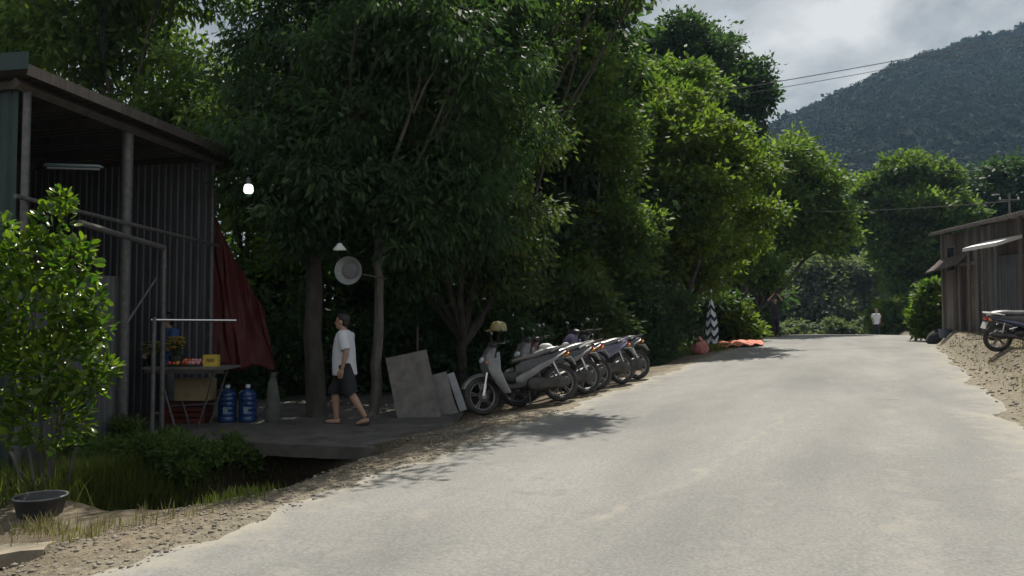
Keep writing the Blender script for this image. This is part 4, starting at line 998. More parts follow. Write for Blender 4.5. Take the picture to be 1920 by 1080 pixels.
# pipe rack at the yard edge
pp = on_yard(285, 822)
rk = thing('pipe_rack', 'grey upright pipe with a long cross bar at the yard edge', 'rack', pp, 0)
MB().tube([(0, 0, -.25), (0, 0, 1.66)], .027, 8).build('upright', M['pipe'], rk)
q = at(443, 601, 10.6); MB().tube([(-.03, -.02, 1.6 - pp.z), (q.x - pp.x, q.y - pp.y, q.z - pp.z)], .018, 8).build('cross_bar', M['chrome'], rk)
# pale sack, broom stick, basin
sp_ = on_yard(511, 790)
sk = thing('folded_sack', 'pale folded sack standing upright in the shade by the bottles', 'sack', sp_, .4)
MB().loftz([(0, 0, .10, .10), (.05, 0, .13, .12), (.25, .01, .11, .11), (.45, .0, .09, .09), (.62, -.01, .06, .07), (.70, 0, .03, .05), (.76, .02, .05, .06)], 14, 2.2).build('bag', mat('woven_sack', (.07, .07, .07), (.11, .11, .105), 12, .9, bump=.4), sk)
MB().torus((0, 0, .70), .05, .008, 'Z', 16, 6).build('tie', M['wood'], sk)
q0 = on_yard(478, 786); q1 = at(512, 752, 12.2)
tag(MB().tube([q0, q0.lerp(q1, .5) + Vector((0, 0, .01)), q1], .013, 7).build('broom_stick', M['pipe']), 'pale stick leaning beside the blue water bottles', 'stick')
bp_ = on_ground(75, 966)
bs = thing('basin', 'round black rubber basin in the grass at bottom left', 'basin', bp_ + Vector((0, 0, -.02)), 0)
MB().lathe([(.001, .02), (.15, .02), (.165, .03), (.20, .17), (.215, .185), (.225, .18), (.215, .165), (.18, .02), (.17, 0), (.001, 0)], n=32).build('bowl', mat('black_rubber', (.02, .02, .022), (.04, .04, .04), 9, .5), bs)
MB().torus((0, 0, .184), .216, .010, 'Z', 32, 8).build('rim', mat('grey_rubber', (.10, .10, .105), (.16, .16, .16), 9, .45), bs)

# ------------------------------------------------------------------ leaning boards
def board(label, px0, px1, pyb, pyt, d, tilt, m, th=.03, slant=0):
    a = on_yard((px0 + px1) / 2, pyb); s_ = F_PX / d
    w_ = (px1 - px0) / s_; h_ = (pyb - pyt) / s_ / math.cos(tilt)
    mb = MB(); mb.box((0, 0, h_ / 2), (w_, th, h_))
    o = mb.build('board', m, None, False); o.rotation_euler = Euler((-tilt, slant, stall_rot + .18)); o.location = at((px0 + px1) / 2, pyb, d)
    bv2 = o.modifiers.new('bev', 'BEVEL'); bv2.width = .006; bv2.segments = 1
    return tag(o, label, 'board', 'boards leaning by the trees')
board('largest grey board leaning right of the walking person', 748, 828, 792, 664, 12.2, .30, M['wood_grey'], .04, -.20)
board('smaller low grey board between the big board and the pale planks', 815, 858, 780, 702, 12.5, .32, mat('dull_board', (.16, .15, .14), (.25, .23, .22), 5, .8), .03, -.24)
board('pale narrow plank leaning beside the low grey board', 846, 860, 778, 700, 12.6, .28, mat('pale_plank', (.34, .34, .34), (.44, .44, .43), 5, .7), .025, -.32)
board('pale narrow plank leaning nearest the first scooter', 862, 876, 770, 698, 12.7, .28, mat('pale_plank_two', (.30, .32, .33), (.42, .43, .44), 5, .7), .025, -.32)
tag(MB().tube([Vector((at(783, 600, 13.0).x, at(783, 600, 13.0).y, -.05)), at(783, 612, 13.0)], .020, 7).build('stake', M['bark']), 'thin stake standing behind the largest grey board', 'stake')

# ------------------------------------------------------------------ scooters
def wheel_parts(parent, name, x, disc):
    wroot = bpy.data.objects.new(name, None); COL.objects.link(wroot); wroot.parent = parent; wroot.location = (x, 0, .285); wroot.empty_display_size = .05
    MB().torus((0, 0, 0), .245, .040, 'Y', 36, 10).build('tyre', M['tyre'], wroot)
    mb = MB().torus((0, 0, 0), .205, .018, 'Y', 32, 8)
    for k in range(5):
        a = k / 5 * 6.283 + .3
        for dlt in (-.12, .12):
            mb.tube([(.035 * math.cos(a), 0, .035 * math.sin(a)), (.20 * math.cos(a + dlt), 0, .20 * math.sin(a + dlt))], [.016, .010], 6)
    mb.lathe([(.001, -.06), (.045, -.06), (.05, -.02), (.05, .02), (.045, .06), (.001, .06)], n=16, axis='Y'); mb.build('rim', M['rim'], wroot)
    if disc: MB().lathe([(.05, .052), (.095, .052), (.095, .058), (.05, .058)], n=24, axis='Y', cap=False).build('brake_disc', M['engine'], wroot)
    return wroot
def strip_arc(mb, cx_, cz_, r_, a0, a1, hw, n=14, depth=.05):
    rg = []
    for i in range(n + 1):
        t = i / n; a = R_(a0 + (a1 - a0) * t); wd_ = hw * (.55 + .45 * math.sin(math.pi * min(1, .15 + t * .85)))
        ring = []
        for j in range(9):
            s_ = -1 + 2 * j / 8; rr_ = r_ - depth * abs(s_) ** 2.2
            ring.append((cx_ + rr_ * math.cos(a), s_ * wd_, cz_ + rr_ * math.sin(a)))
        for j in range(8, -1, -1):
            s_ = -1 + 2 * j / 8; rr_ = r_ - .008 - depth * abs(s_) ** 2.2
            ring.append((cx_ + rr_ * math.cos(a), s_ * wd_ * .96, cz_ + rr_ * math.sin(a)))
        rg.append(ring)
    mb.rings(rg)
def make_scooter():
    s = thing('motor_scooter', 'x', 'scooter')
    PT = M['silver_paint']
    wheel_parts(s, 'front_wheel', .62, True); wheel_parts(s, 'rear_wheel', -.61, False)
    for yy in (-.075, .075): MB().tube([(.62, yy, .285), (.47, yy, .70)], [.024, .03], 8).build('fork', M['chrome'], s)
    mb = MB(); strip_arc(mb, .62, .285, .335, 28, 152, .075); mb.build('front_fender', PT, s)
    # front cowl (nose), leg shield
    c = MB().loftz([(.58, .46, .07, .10), (.66, .47, .10, .15), (.76, .46, .11, .175), (.86, .43, .10, .16), (.95, .38, .085, .12), (1.0, .34, .05, .07)], 18, 2.4).build('front_cowl', PT, s)
    MB().ell((.535, 0, .80), (.04, .11, .055), (0, -.5, 0)).build('headlight', M['clear_lens'], c)
    for yy in (-1, 1): MB().ell((.49, yy * .135, .74), (.05, .03, .022), (0, -.5, yy * .5)).build('turn_signal', M['amber'], c)
    MB().loftz([(.26, .23, .05, .10), (.34, .27, .045, .15), (.48, .32, .04, .19), (.62, .345, .045, .20), (.76, .33, .05, .17), (.88, .30, .04, .11)], 18, 3).build('leg_shield', PT, s)
    for yy in (-1, 1):   # winglets sweeping down either side
        MB().loftz([(.27, .27, .06, .012, yy * .16), (.40, .34, .075, .014, yy * .19), (.55, .40, .09, .016, yy * .205), (.68, .43, .085, .016, yy * .195), (.80, .40, .05, .012, yy * .165)], 12, 2.2).build('side_winglet', PT, s)
    MB().loftx([(.30, .36, .10, .06), (.16, .34, .15, .05), (0, .35, .15, .06), (-.1, .38, .13, .08)], 14, 3).build('footboard', M['black_plastic'], s)
    MB().loftx([(.26, .52, .04, .06), (.12, .47, .055, .10), (0, .50, .07, .12), (-.1, .55, .10, .14)], 14, 2.4).build('centre_tunnel', M['black_plastic'], s)
    bd = MB().loftx([(.06, .54, .06, .12), (-.02, .57, .105, .16), (-.18, .60, .14, .155), (-.36, .64, .15, .12), (-.54, .685, .135, .085), (-.70, .735, .095, .055), (-.80, .765, .04, .025)], 18, 2.6).build('rear_body', M['black_paint'], s)
    for yy in (-1, 1):
        mb = MB(); rg = []
        for x, z0_, z1_, o_ in ((.10, .38, .46, .10), (.02, .37, .50, .135), (-.12, .43, .54, .155), (-.30, .52, .61, .162), (-.48, .59, .655, .15), (-.66, .672, .715, .118), (-.78, .735, .755, .07)):
            rg.append([(x, yy * o_, z0_), (x, yy * (o_ + .02), (z0_ + z1_) / 2), (x, yy * o_, z1_), (x, yy * (o_ - .03), z1_), (x, yy * (o_ - .03), z0_)])
        mb.rings(rg); mb.build('side_stripe', PT, s)
    MB().loftx([(.11, .70, .06, .03), (.06, .725, .10, .045), (-.12, .74, .125, .052), (-.28, .755, .135, .055), (-.36, .775, .14, .055), (-.52, .795, .125, .05), (-.66, .803, .085, .035), (-.70, .804, .04, .02)], 18, 2.8).build('seat', M['seat'], s)
    MB().tube([(-.50, -.125, .76), (-.66, -.13, .805), (-.80, -.10, .83), (-.835, 0, .835), (-.80, .10, .83), (-.66, .13, .805), (-.50, .125, .76)], .016, 8).build('grab_rail', PT, s)
    MB().ell((-.79, 0, .725), (.035, .085, .04), (0, .5, 0)).build('tail_light', M['red_lens'], s)
    for yy in (-1, 1): MB().ell((-.77, yy * .10, .69), (.04, .025, .02), (0, .5, 0)).build('turn_signal', M['amber'], s)
    mg = MB().rings([[(x, yy * hw_, z) for yy in (-1, 1)] + [(x - .008, yy * hw_, z - .008) for yy in (1, -1)] for x, z, hw_ in ((-.60, .62, .06), (-.74, .63, .075), (-.83, .55, .075), (-.88, .45, .07))]).build('mudguard', M['black_plastic'], s)
    MB().box((-.85, 0, .58), (.006, .19, .14), (0, .45, 0)).build('number_plate', mat('plate_white', (.55, .55, .52), (.6, .6, .58), 9, .6), mg, False)
    # engine, belt case, exhaust, shocks, stand
    MB().loftx([(.0, .34, .09, .06), (-.08, .33, .12, .09), (-.25, .33, .12, .09), (-.32, .33, .08, .06)], 12, 3).build('engine', M['engine'], s)
    mb = MB().loftx([(-.06, .33, .02, .05, .15), (-.10, .33, .045, .10, .15), (-.2, .325, .05, .105, .155), (-.40, .305, .045, .085, .155), (-.58, .30, .045, .095, .15), (-.68, .295, .035, .07, .145), (-.72, .29, .015, .03, .14)], 14, 2.4)
    mb.build('belt_case', M['engine'], s)
    MB().tube([(.0, -.08, .27), (-.12, -.14, .22), (-.25, -.165, .245), (-.34, -.17, .29), (-.38, -.17, .31), (-.55, -.175, .345), (-.78, -.18, .40), (-.81, -.18, .405)], [.02, .02, .02, .03, .052, .056, .052, .03], 12).build('exhaust', M['engine'], s)
    for yy in (-.12, .12):
        mb = MB().tube([(-.60, yy, .33), (-.50, yy, .64)], .016, 8)
        for k in range(7): mb.torus((-.60 + .1 * (k + 1.5) / 9, yy, .33 + .31 * (k + 1.5) / 9), .026, .006, 'Z', 12, 5)
        mb.build('shock_absorber', M['chrome'], s)
    MB().tube([(-.08, .10, .27), (-.02, .22, .02), (.03, .24, .005)], .012, 7).build('side_stand', M['black_plastic'], s)
    # handlebar
    hb = MB().tube([(.20, -.35, 1.00), (.27, -.22, 1.005), (.33, -.06, .985), (.33, .06, .985), (.27, .22, 1.005), (.20, .35, 1.00)], .012, 8)
    hb = hb.loftz([(.94, .35, .06, .09), (.98, .34, .07, .15), (1.02, .33, .065, .15), (1.055, .34, .04, .08)], 14, 2.6).build('handlebar', M['black_plastic'], s)
    for yy in (-1, 1):
        MB().tube([(.245, yy * .25, 1.004), (.195, yy * .37, 1.0)], .018, 8).build('grip', M['tyre'], hb)
        MB().tube([(.30, yy * .22, .998), (.29, yy * .30, .99), (.255, yy * .38, .985)], .006, 6).build('brake_lever', M['chrome'], hb)
        MB().tube([(.28, yy * .20, 1.01), (.29, yy * .23, 1.10), (.26, yy * .30, 1.17)], .006, 6).build('mirror_stem', M['black_plastic'], hb)
        MB().ell((.255, yy * .31, 1.19), (.016, .062, .042)).build('mirror_shell', M['chrome'], hb)
        MB().ell((.243, yy * .31, 1.19), (.007, .055, .036)).build('mirror_glass', M['mirror'], hb)
    return s
def copy_tree(o, parent=None):
    c = o.copy(); COL.objects.link(c); c.parent = parent
    for ch in o.children: copy_tree(ch, c)
    return c
def recolor(o, table):
    for ch in o.children_recursive:
        if ch.type == 'MESH':
            k = ch.name.split('.')[0]
            if k in table:
                ch.material_slots[0].link = 'OBJECT'; ch.material_slots[0].material = M[table[k]]
paint_keys = ('front_fender', 'front_cowl', 'leg_shield', 'side_winglet', 'side_stripe', 'grab_rail')
sc0 = make_scooter()
def place_scooter(o, front, rear, lean, label, group, steer=0.25):
    o.scale = (1.06,) * 3
    f = Vector(front[:2]); r = Vector(rear[:2]); h = math.atan2((f - r).y, (f - r).x); mid = (f + r) / 2
    zf = road_z(f.x, f.y); zr = road_z(r.x, r.y)
    o.location = (mid.x, mid.y, (zf + zr) / 2); o.rotation_euler = Euler((lean, math.atan2(zr - zf, (f - r).length), h), 'XYZ')
    tag(o, label, 'scooter', group)
    for ch in o.children:
        if ch.name.startswith('front_wheel'): ch.rotation_euler = (0, 0, steer)
        if ch.name.startswith('front_fender'): pass
    return o
def road_z(x, y):
    if RL + .05 < x < RR - .05: return float(Prof(y)) + .035 * (1 - ((x - RL) / (RR - RL) * 2 - 1) ** 2)
    return max(Gz(x, y), YARD(x, y) if (x > -6 and 8.1 < y < 9.2 and x < -4.7) else -9)
spec = [
    ((-5.56, 10.66), (-4.66, 11.48), 'silver', 'silver and black scooter at the near end of the roadside row', None, 7, .25),
    ((-5.36, 11.52), (-4.60, 12.44), 'grey', 'grey scooter with a white tail rail, second in the roadside row', 'grey_paint', 5, -.3),
    ((-5.52, 12.28), (-4.62, 13.06), 'maroon', 'dark maroon scooter in the middle of the roadside row', 'maroon_paint', 9, .35),
    ((-5.16, 13.10), (-4.50, 14.10), 'purple', 'dark purple scooter, fourth in the roadside row', 'purple_paint', 6, .1),
    ((-5.26, 14.16), (-4.46, 15.06), 'black', 'black scooter at the far end of the roadside row', 'black_paint', 10, .4),
]
scoots = []
for i, (f, r, cname, lab, pm, ln_, st_) in enumerate(spec):
    o = sc0 if i == 0 else copy_tree(sc0)
    scoots.append((o, f, r, lab, pm, ln_, st_))
rb_h = Vector((RT[0], RT[1])); rbp = at(1874, 600, 16.6)
o_right = copy_tree(sc0)
for o, f, r, lab, pm, ln_, st_ in scoots:
    place_scooter(o, f, r, R_(ln_), lab, 'motor scooters parked along the left road edge', st_)
    if pm: recolor(o, {k: pm for k in paint_keys})
recolor(scoots[0][0], {'front_cowl': 'grey_paint'})
recolor(scoots[1][0], {'rear_body': 'black_paint', 'grab_rail': 'white_paint'}); recolor(scoots[3][0], {'rear_body': 'purple_paint'})
rr0 = Vector((rbp.x, rbp.y)); ff0 = rr0 + Vector((math.cos(.35), math.sin(.35))) * 1.23
place_scooter(o_right, ff0, rr0, R_(7), 'dark blue scooter cut by the right edge, parked on the dirt bank', 'motor scooter parked on the right bank')
recolor(o_right, {**{k: 'blue_paint' for k in paint_keys}, 'rear_body': 'black_paint', 'grab_rail': 'white_paint'})
# helmets resting on the handlebars
def helmet(p, rotz, m, label):
    t = thing('helmet', label, 'helmet', p, rotz, 'helmets left on the scooters')
    MB().lathe([(.125, -.02), (.132, .0), (.128, .05), (.105, .10), (.06, .128), (.001, .135)], n=22).build('shell', m, t)
    MB().rings([[(.10 + k * .035, -.10 + k * .02, -.005 - .012 * k), (.115 + .05 * k, 0, .012 - .012 * k), (.10 + k * .035, .10 - k * .02, -.005 - .012 * k), (.10 + k * .035, .10 - k * .02, -.012 - .012 * k), (.115 + .05 * k, 0, .004 - .012 * k), (.10 + k * .035, -.10 + k * .02, -.012 - .012 * k)] for k in (0, 1, 2)]).build('peak', m, t)
    MB().tube([(0, -.12, -.02), (.02, -.07, -.14), (.02, 0, -.17), (.02, .07, -.14), (0, .12, -.02)], .006, 5).build('strap', M['black_plastic'], t)
    return t
def on_bike(o, loc):
    Mx = Matrix.Translation(o.location) @ o.rotation_euler.to_matrix().to_4x4(); return Mx @ (Vector(loc) * 1.06)
helmet(on_bike(scoots[0][0], (.27, .22, 1.20)), 3.6, mat('olive_helmet', (.17, .15, .05), (.22, .19, .07), 6, .4), 'olive green helmet resting on the handlebar of the silver scooter')
helmet(on_bike(scoots[1][0], (.04, .02, .785)), 3.3, mat('white_helmet', (.55, .55, .50), (.62, .62, .58), 6, .35), 'white helmet resting on the seat front of the grey scooter')

# ------------------------------------------------------------------ furled parasol, tarp, bundle on the far verge
pb = at(1334, 600, 23.6); pb.z = Gz(pb.x, pb.y)
print('parasol base', pb)
pr_ = thing('furled_parasol', 'tall furled parasol in black and white zigzag cloth by the road', 'parasol', pb, 0)
zig = bpy.data.materials.new('zigzag_cloth'); zig.use_nodes = True
n = zig.node_tree.nodes; l = zig.node_tree.links; b = n['Principled BSDF']; b.inputs['Roughness'].default_value = .8
t = n.new('ShaderNodeTexCoord'); s1 = n.new('ShaderNodeSeparateXYZ'); l.new(t.outputs['Object'], s1.inputs[0])
am = n.new('ShaderNodeMath'); am.operation = 'PINGPONG'; am.inputs[1].default_value = .10; l.new(s1.outputs['X'], am.inputs[0])
ad = n.new('ShaderNodeMath'); ad.operation = 'MULTIPLY_ADD'; ad.inputs[1].default_value = 1.5; l.new(am.outputs[0], ad.inputs[0]); l.new(s1.outputs['Z'], ad.inputs[2])
fr = n.new('ShaderNodeMath'); fr.operation = 'PINGPONG'; fr.inputs[1].default_value = .14; l.new(ad.outputs[0], fr.inputs[0])
gt = n.new('ShaderNodeMath'); gt.operation = 'GREATER_THAN'; gt.inputs[1].default_value = .062; l.new(fr.outputs[0], gt.inputs[0])
mxx = n.new('ShaderNodeMix'); mxx.data_type = 'RGBA'; mxx.inputs['A'].default_value = (.012, .014, .03, 1); mxx.inputs['B'].default_value = (.50, .51, .53, 1)
l.new(gt.outputs[0], mxx.inputs['Factor']); l.new(mxx.outputs['Result'], b.inputs['Base Color'])
rg = []
for z, r_ in ((.25, .13), (.45, .17), (.7, .165), (1.0, .135), (1.3, .09), (1.55, .045), (1.62, .03)):
    rg.append([(r_ * (1 + .22 * math.sin(5 * a_ + z * 2)) * math.cos(a_), r_ * (1 + .22 * math.sin(5 * a_ + z * 2)) * math.sin(a_), z) for a_ in np.linspace(0, 6.283, 30, endpoint=False)])
MB().rings(rg).build('canopy', zig, pr_)
MB().tube([(0, 0, -.1), (0, 0, 1.85)], .018, 8).build('pole', M['pipe'], pr_)
MB().ell((0, 0, 1.86), (.03, .03, .05)).build('finial', M['white_paint'], pr_)
org = mat('orange_tarp', (.42, .10, .055), (.52, .17, .10), 4, .75, bump=.3, bscale=7)
cs = [on_ground(1340, 657), on_ground(1432, 650), on_ground(1428, 644), on_ground(1345, 648)]
print('tarp', cs)
cs = [Vector((q.x, q.y, 0)) for q in cs]
def tz_(s, t): 
    a_, b_, c_, d_ = cs; p = (a_.lerp(b_, s)).lerp(d_.lerp(c_, s), t)
    return road_z(p.x, p.y) + .05 + .10 * abs(math.sin(7 * s + 2 * t)) * math.sin(math.pi * t) * (1 - .6 * s) + .06 * math.sin(13 * s + 5 * t) ** 2
o = sheet_grid(cs, 30, 10, lambda s, t: (0, 0, tz_(s, t)), org, 'orange_tarp')
tag(o, 'crumpled orange red tarp spread flat on the left road edge', 'tarp')
q = at(1312, 600, 23.2); q.z = Gz(q.x, q.y)
bd = thing('cloth_bundle', 'red and pink cloth bundle heaped at the foot of the parasol', 'bundle', q, .3)
MB().loftz([(0, 0, .22, .20), (.12, .02, .26, .22), (.28, 0, .22, .18), (.42, -.03, .15, .13), (.50, -.05, .06, .06)], 16, 2.1).build('cloth', mat('red_cloth', (.36, .07, .06), (.48, .22, .20), 7, .85, bump=.6, bscale=9), bd)
MB().torus((-.02, 0, .40), .15, .025, 'Z', 20, 8).build('knot', mat('pink_cloth', (.42, .20, .18), (.5, .3, .27), 8, .85), bd)
a_, b_ = at(1268, 632, 23.6), at(1318, 618, 24.2)
tag(MB().tube([a_ - Vector((0, 0, .0)), a_.lerp(b_, .5) + Vector((0, 0, .03)), b_, Vector((b_.x, b_.y, Gz(b_.x, b_.y) - .05))], [.03, .028, .026, .03], 7).build('bent_branch', M['bark_pale']), 'pale bent branch propped left of the red bundle', 'branch')

# ------------------------------------------------------------------ right shed
SA = at(1772, 600, 26.0); SB = at(1921, 600, 21.5); SA.z = SB.z = 0
sv = (SB - SA); slen = sv.length; sdir = sv.normalized(); sback = Vector((-sdir.y, sdir.x, 0))
if sback.x < 0: sback = -sback
gz = Gz(SA.x + .4, SA.y); print('shed R', SA, SB, gz)
rs_ = thing('wooden_shed', 'grey brown plank shed with white edged awning on the right bank', 'shed', (SA.x, SA.y, gz), math.atan2(sdir.y, sdir.x))
# local: x along facade (towards camera), y away from the road is +? (facade faces -y side of sback)
sy = 1 if Vector((-math.sin(rs_.rotation_euler.z), math.cos(rs_.rotation_euler.z))).dot(Vector(sback[:2])) > 0 else -1
H1 = 4.58 - gz
brs = [mat('plank_brown', (.065, .052, .046), (.11, .09, .08), 6, .85, bump=.3, stretch=(1, 1, .12)), mat('plank_grey', (.11, .095, .085), (.19, .165, .15), 6, .85, bump=.3, stretch=(1, 1, .12)), mat('plank_dark', (.045, .032, .028), (.085, .06, .05), 6, .85, bump=.3, stretch=(1, 1, .12))]
rr_ = random.Random(8); x = 0; Ltot = slen + 3.2
while x < Ltot:
    wd_ = rr_.uniform(.17, .25); m_ = brs[0 if rr_.random() < .5 else (2 if rr_.random() < .5 else 1)]
    z0_, z1_ = -.6, H1 + rr_.uniform(-.03, .0) - .1
    if x < .5: m_ = brs[1]
    if 1.15 < x < 2.0:     # doorway: plank starts above the lintel
        z0_ = 2.05
    MB().box((x + wd_ / 2, sy * rr_.uniform(-.006, .006), (z0_ + z1_) / 2), (wd_ - .012, .025, z1_ - z0_)).build('plank', m_, rs_, False)
    x += wd_
MB().box((1.62, sy * .10, .7), (.95, .03, 2.7)).build('door', mat('door_brown', (.10, .07, .055), (.15, .11, .09), 4, .8), rs_, False)
for xx in (1.12, 2.14): MB().box((xx, -sy * .03, .72), (.09, .09, 2.7)).build('door_post', brs[1], rs_, False)
MB().box((1.63, -sy * .03, 2.12), (1.15, .09, .1)).build('lintel', brs[1], rs_, False)
wn = MB().box((.62, -sy * .03, 2.35), (.5, .05, .75)).build('window', mat('dark_window', (.01, .01, .012), rough=.2), rs_, False)
for dx_ in (-.27, .27): MB().box((.62 + dx_, -sy * .035, 2.35), (.05, .07, .85)).build('frame', brs[1], wn, False)
for dz_ in (-.4, .4): MB().box((.62, -sy * .035, 2.35 + dz_), (.59, .075, .05)).build('frame', brs[1], wn, False)
for xx in (.03, slen * .5, slen, Ltot): MB().box((xx, -sy * .04, (H1 - .6) / 2), (.1, .1, H1 + .5)).build('post', brs[1], rs_, False)
for i in range(4):   # end wall
    MB().box((-.01, sy * (.4 + i * .78), (H1 - .6) / 2), (.03, .77, H1 + .4)).build('end_panel', brs[i % 2], rs_, False)
rroof = mat('rusty_roof', (.14, .115, .10), (.24, .19, .16), 4, .6)
x = -.25; i = 0
while x < Ltot:
    put('roof_sheet', corr_sheet(.9, 3.6, rroof, .15, .02, Vector((1, 0, 0)), Vector((0, sy * .985, .17))), rs_, (x, -sy * .35, H1 - .02 + .004 * (i % 2))); x += .88; i += 1
MB().box((Ltot / 2 - .15, -sy * .33, H1 - .06), (Ltot + .25, .03, .10)).build('fascia', brs[1], rs_, False)
# sagging lean-to awning over the door and the white edged awning
MB().rings([[(-.15 + .0, -sy * .55, 1.92 + .02), (-.15, -sy * .55, 1.90), (-.15, -sy * .05, 2.34), (-.15, -sy * .05, 2.38)], [(1.9, -sy * .5, 2.10), (1.9, -sy * .5, 2.06), (1.9, -sy * .05, 2.46), (1.9, -sy * .05, 2.50)]]).build('awning', brs[2], rs_, False)
x0a, x1a = 2.75, 4.6
MB().rings([[(x0a, -sy * .75, 2.50), (x0a, -sy * .75, 2.40), (x0a, -sy * .05, 2.62), (x0a, -sy * .05, 2.72)], [(x1a, -sy * .75, 2.50), (x1a, -sy * .75, 2.40), (x1a, -sy * .05, 2.62), (x1a, -sy * .05, 2.72)]]).build('awning', mat('white_awning', (.58, .58, .55), (.68, .68, .65), 4, .6), rs_, False)
for xx in (3.0, 3.75, 4.45):
    MB().tube([(xx, -sy * .70, -.35), (xx, -sy * .70, 2.42)], .045, 8).build('awning_post', M['pipe'], rs_)
for k in range(2): put('grey_panel', corr_sheet(.75, 2.3, M['sheet_grey'], .15, .016, Vector((1, 0, 0)), Vector((0, 0, 1))), rs_, (3.0 + .76 * k, -sy * (.08 + .006 * k), -.1))
mst = thing('roof_pole', 'thin pale pole with cross arm standing above the right shed roof', 'pole', at(1893, 408, 23.5), 0)
MB().tube([(0, 0, -1.2), (0, 0, .75)], .03, 7).build('mast', M['pipe'], mst)
MB().tube([(-.3, -.12, .55), (.3, .12, .55)], .02, 6).build('cross_arm', M['pipe'], mst)
for s_ in (-.25, .25): MB().lathe([(.02, 0), (.03, .03), (.02, .07), (.001, .09)], (s_, s_ * .4, .56), 10).build('insulator', M['white_paint'], mst)
# dark sacks by the shed corner
for px, py, lab, r_ in ((1752, 619, 'dark plump sack left of the brown shed corner', .24), (1772, 620, 'blue grey tub against the brown shed corner', .2)):
    q = at(px, 600, 25.2 if px > 1760 else 26); q.z = Gz(q.x, q.y)
    t_ = thing('sack' if r_ > .22 else 'tub', lab, 'sack' if r_ > .22 else 'tub', q, .2)
    if r_ > .22:
        MB().loftz([(0, 0, .22, .2), (.1, 0, .28, .24), (.25, .02, .26, .22), (.38, .03, .16, .14), (.44, .03, .05, .05), (.5, .04, .07, .07)], 16, 2.2).build('bag', M['black_cloth'], t_)
        MB().torus((.03, 0, .44), .055, .01, 'Z', 14, 6).build('tie', M['pipe'], t_)
    else:
        MB().lathe([(.001, 0), (.16, 0), (.2, .26), (.215, .28), (.2, .28), (.17, .03), (.001, .02)], n=20).build('bowl', mat('blue_grey_plastic', (.06, .08, .12), (.09, .11, .15), 6, .5), t_)
        MB().torus((0, 0, .28), .208, .012, 'Z', 24, 6).build('rim', M['blue_paint'], t_)

# ------------------------------------------------------------------ overhead cables
def cable(label, a, b, sag, r_, m=None):
    a, b = Vector(a), Vector(b); pts = [a.lerp(b, k / 24) - Vector((0, 0, sag * 4 * (k / 24) * (1 - k / 24))) for k in range(25)]
    tag(MB().tube(pts, r_, 6).build('overhead_cable', m or M['pipe']), label, 'cable', 'overhead cables')
cable('upper overhead cable crossing the sky from the trees towards the hill', at(1120, 208, 26.5), at(2050, 40, 34), .15, .016)
cable('lower overhead cable just beneath the other one crossing the sky', at(1120, 219, 26.3), at(2050, 52, 34), .17, .012)
cable('thin cable running from the shed roof pole to the trees', at(1893, 377, 23.5), at(1480, 396, 37), .12, .012)

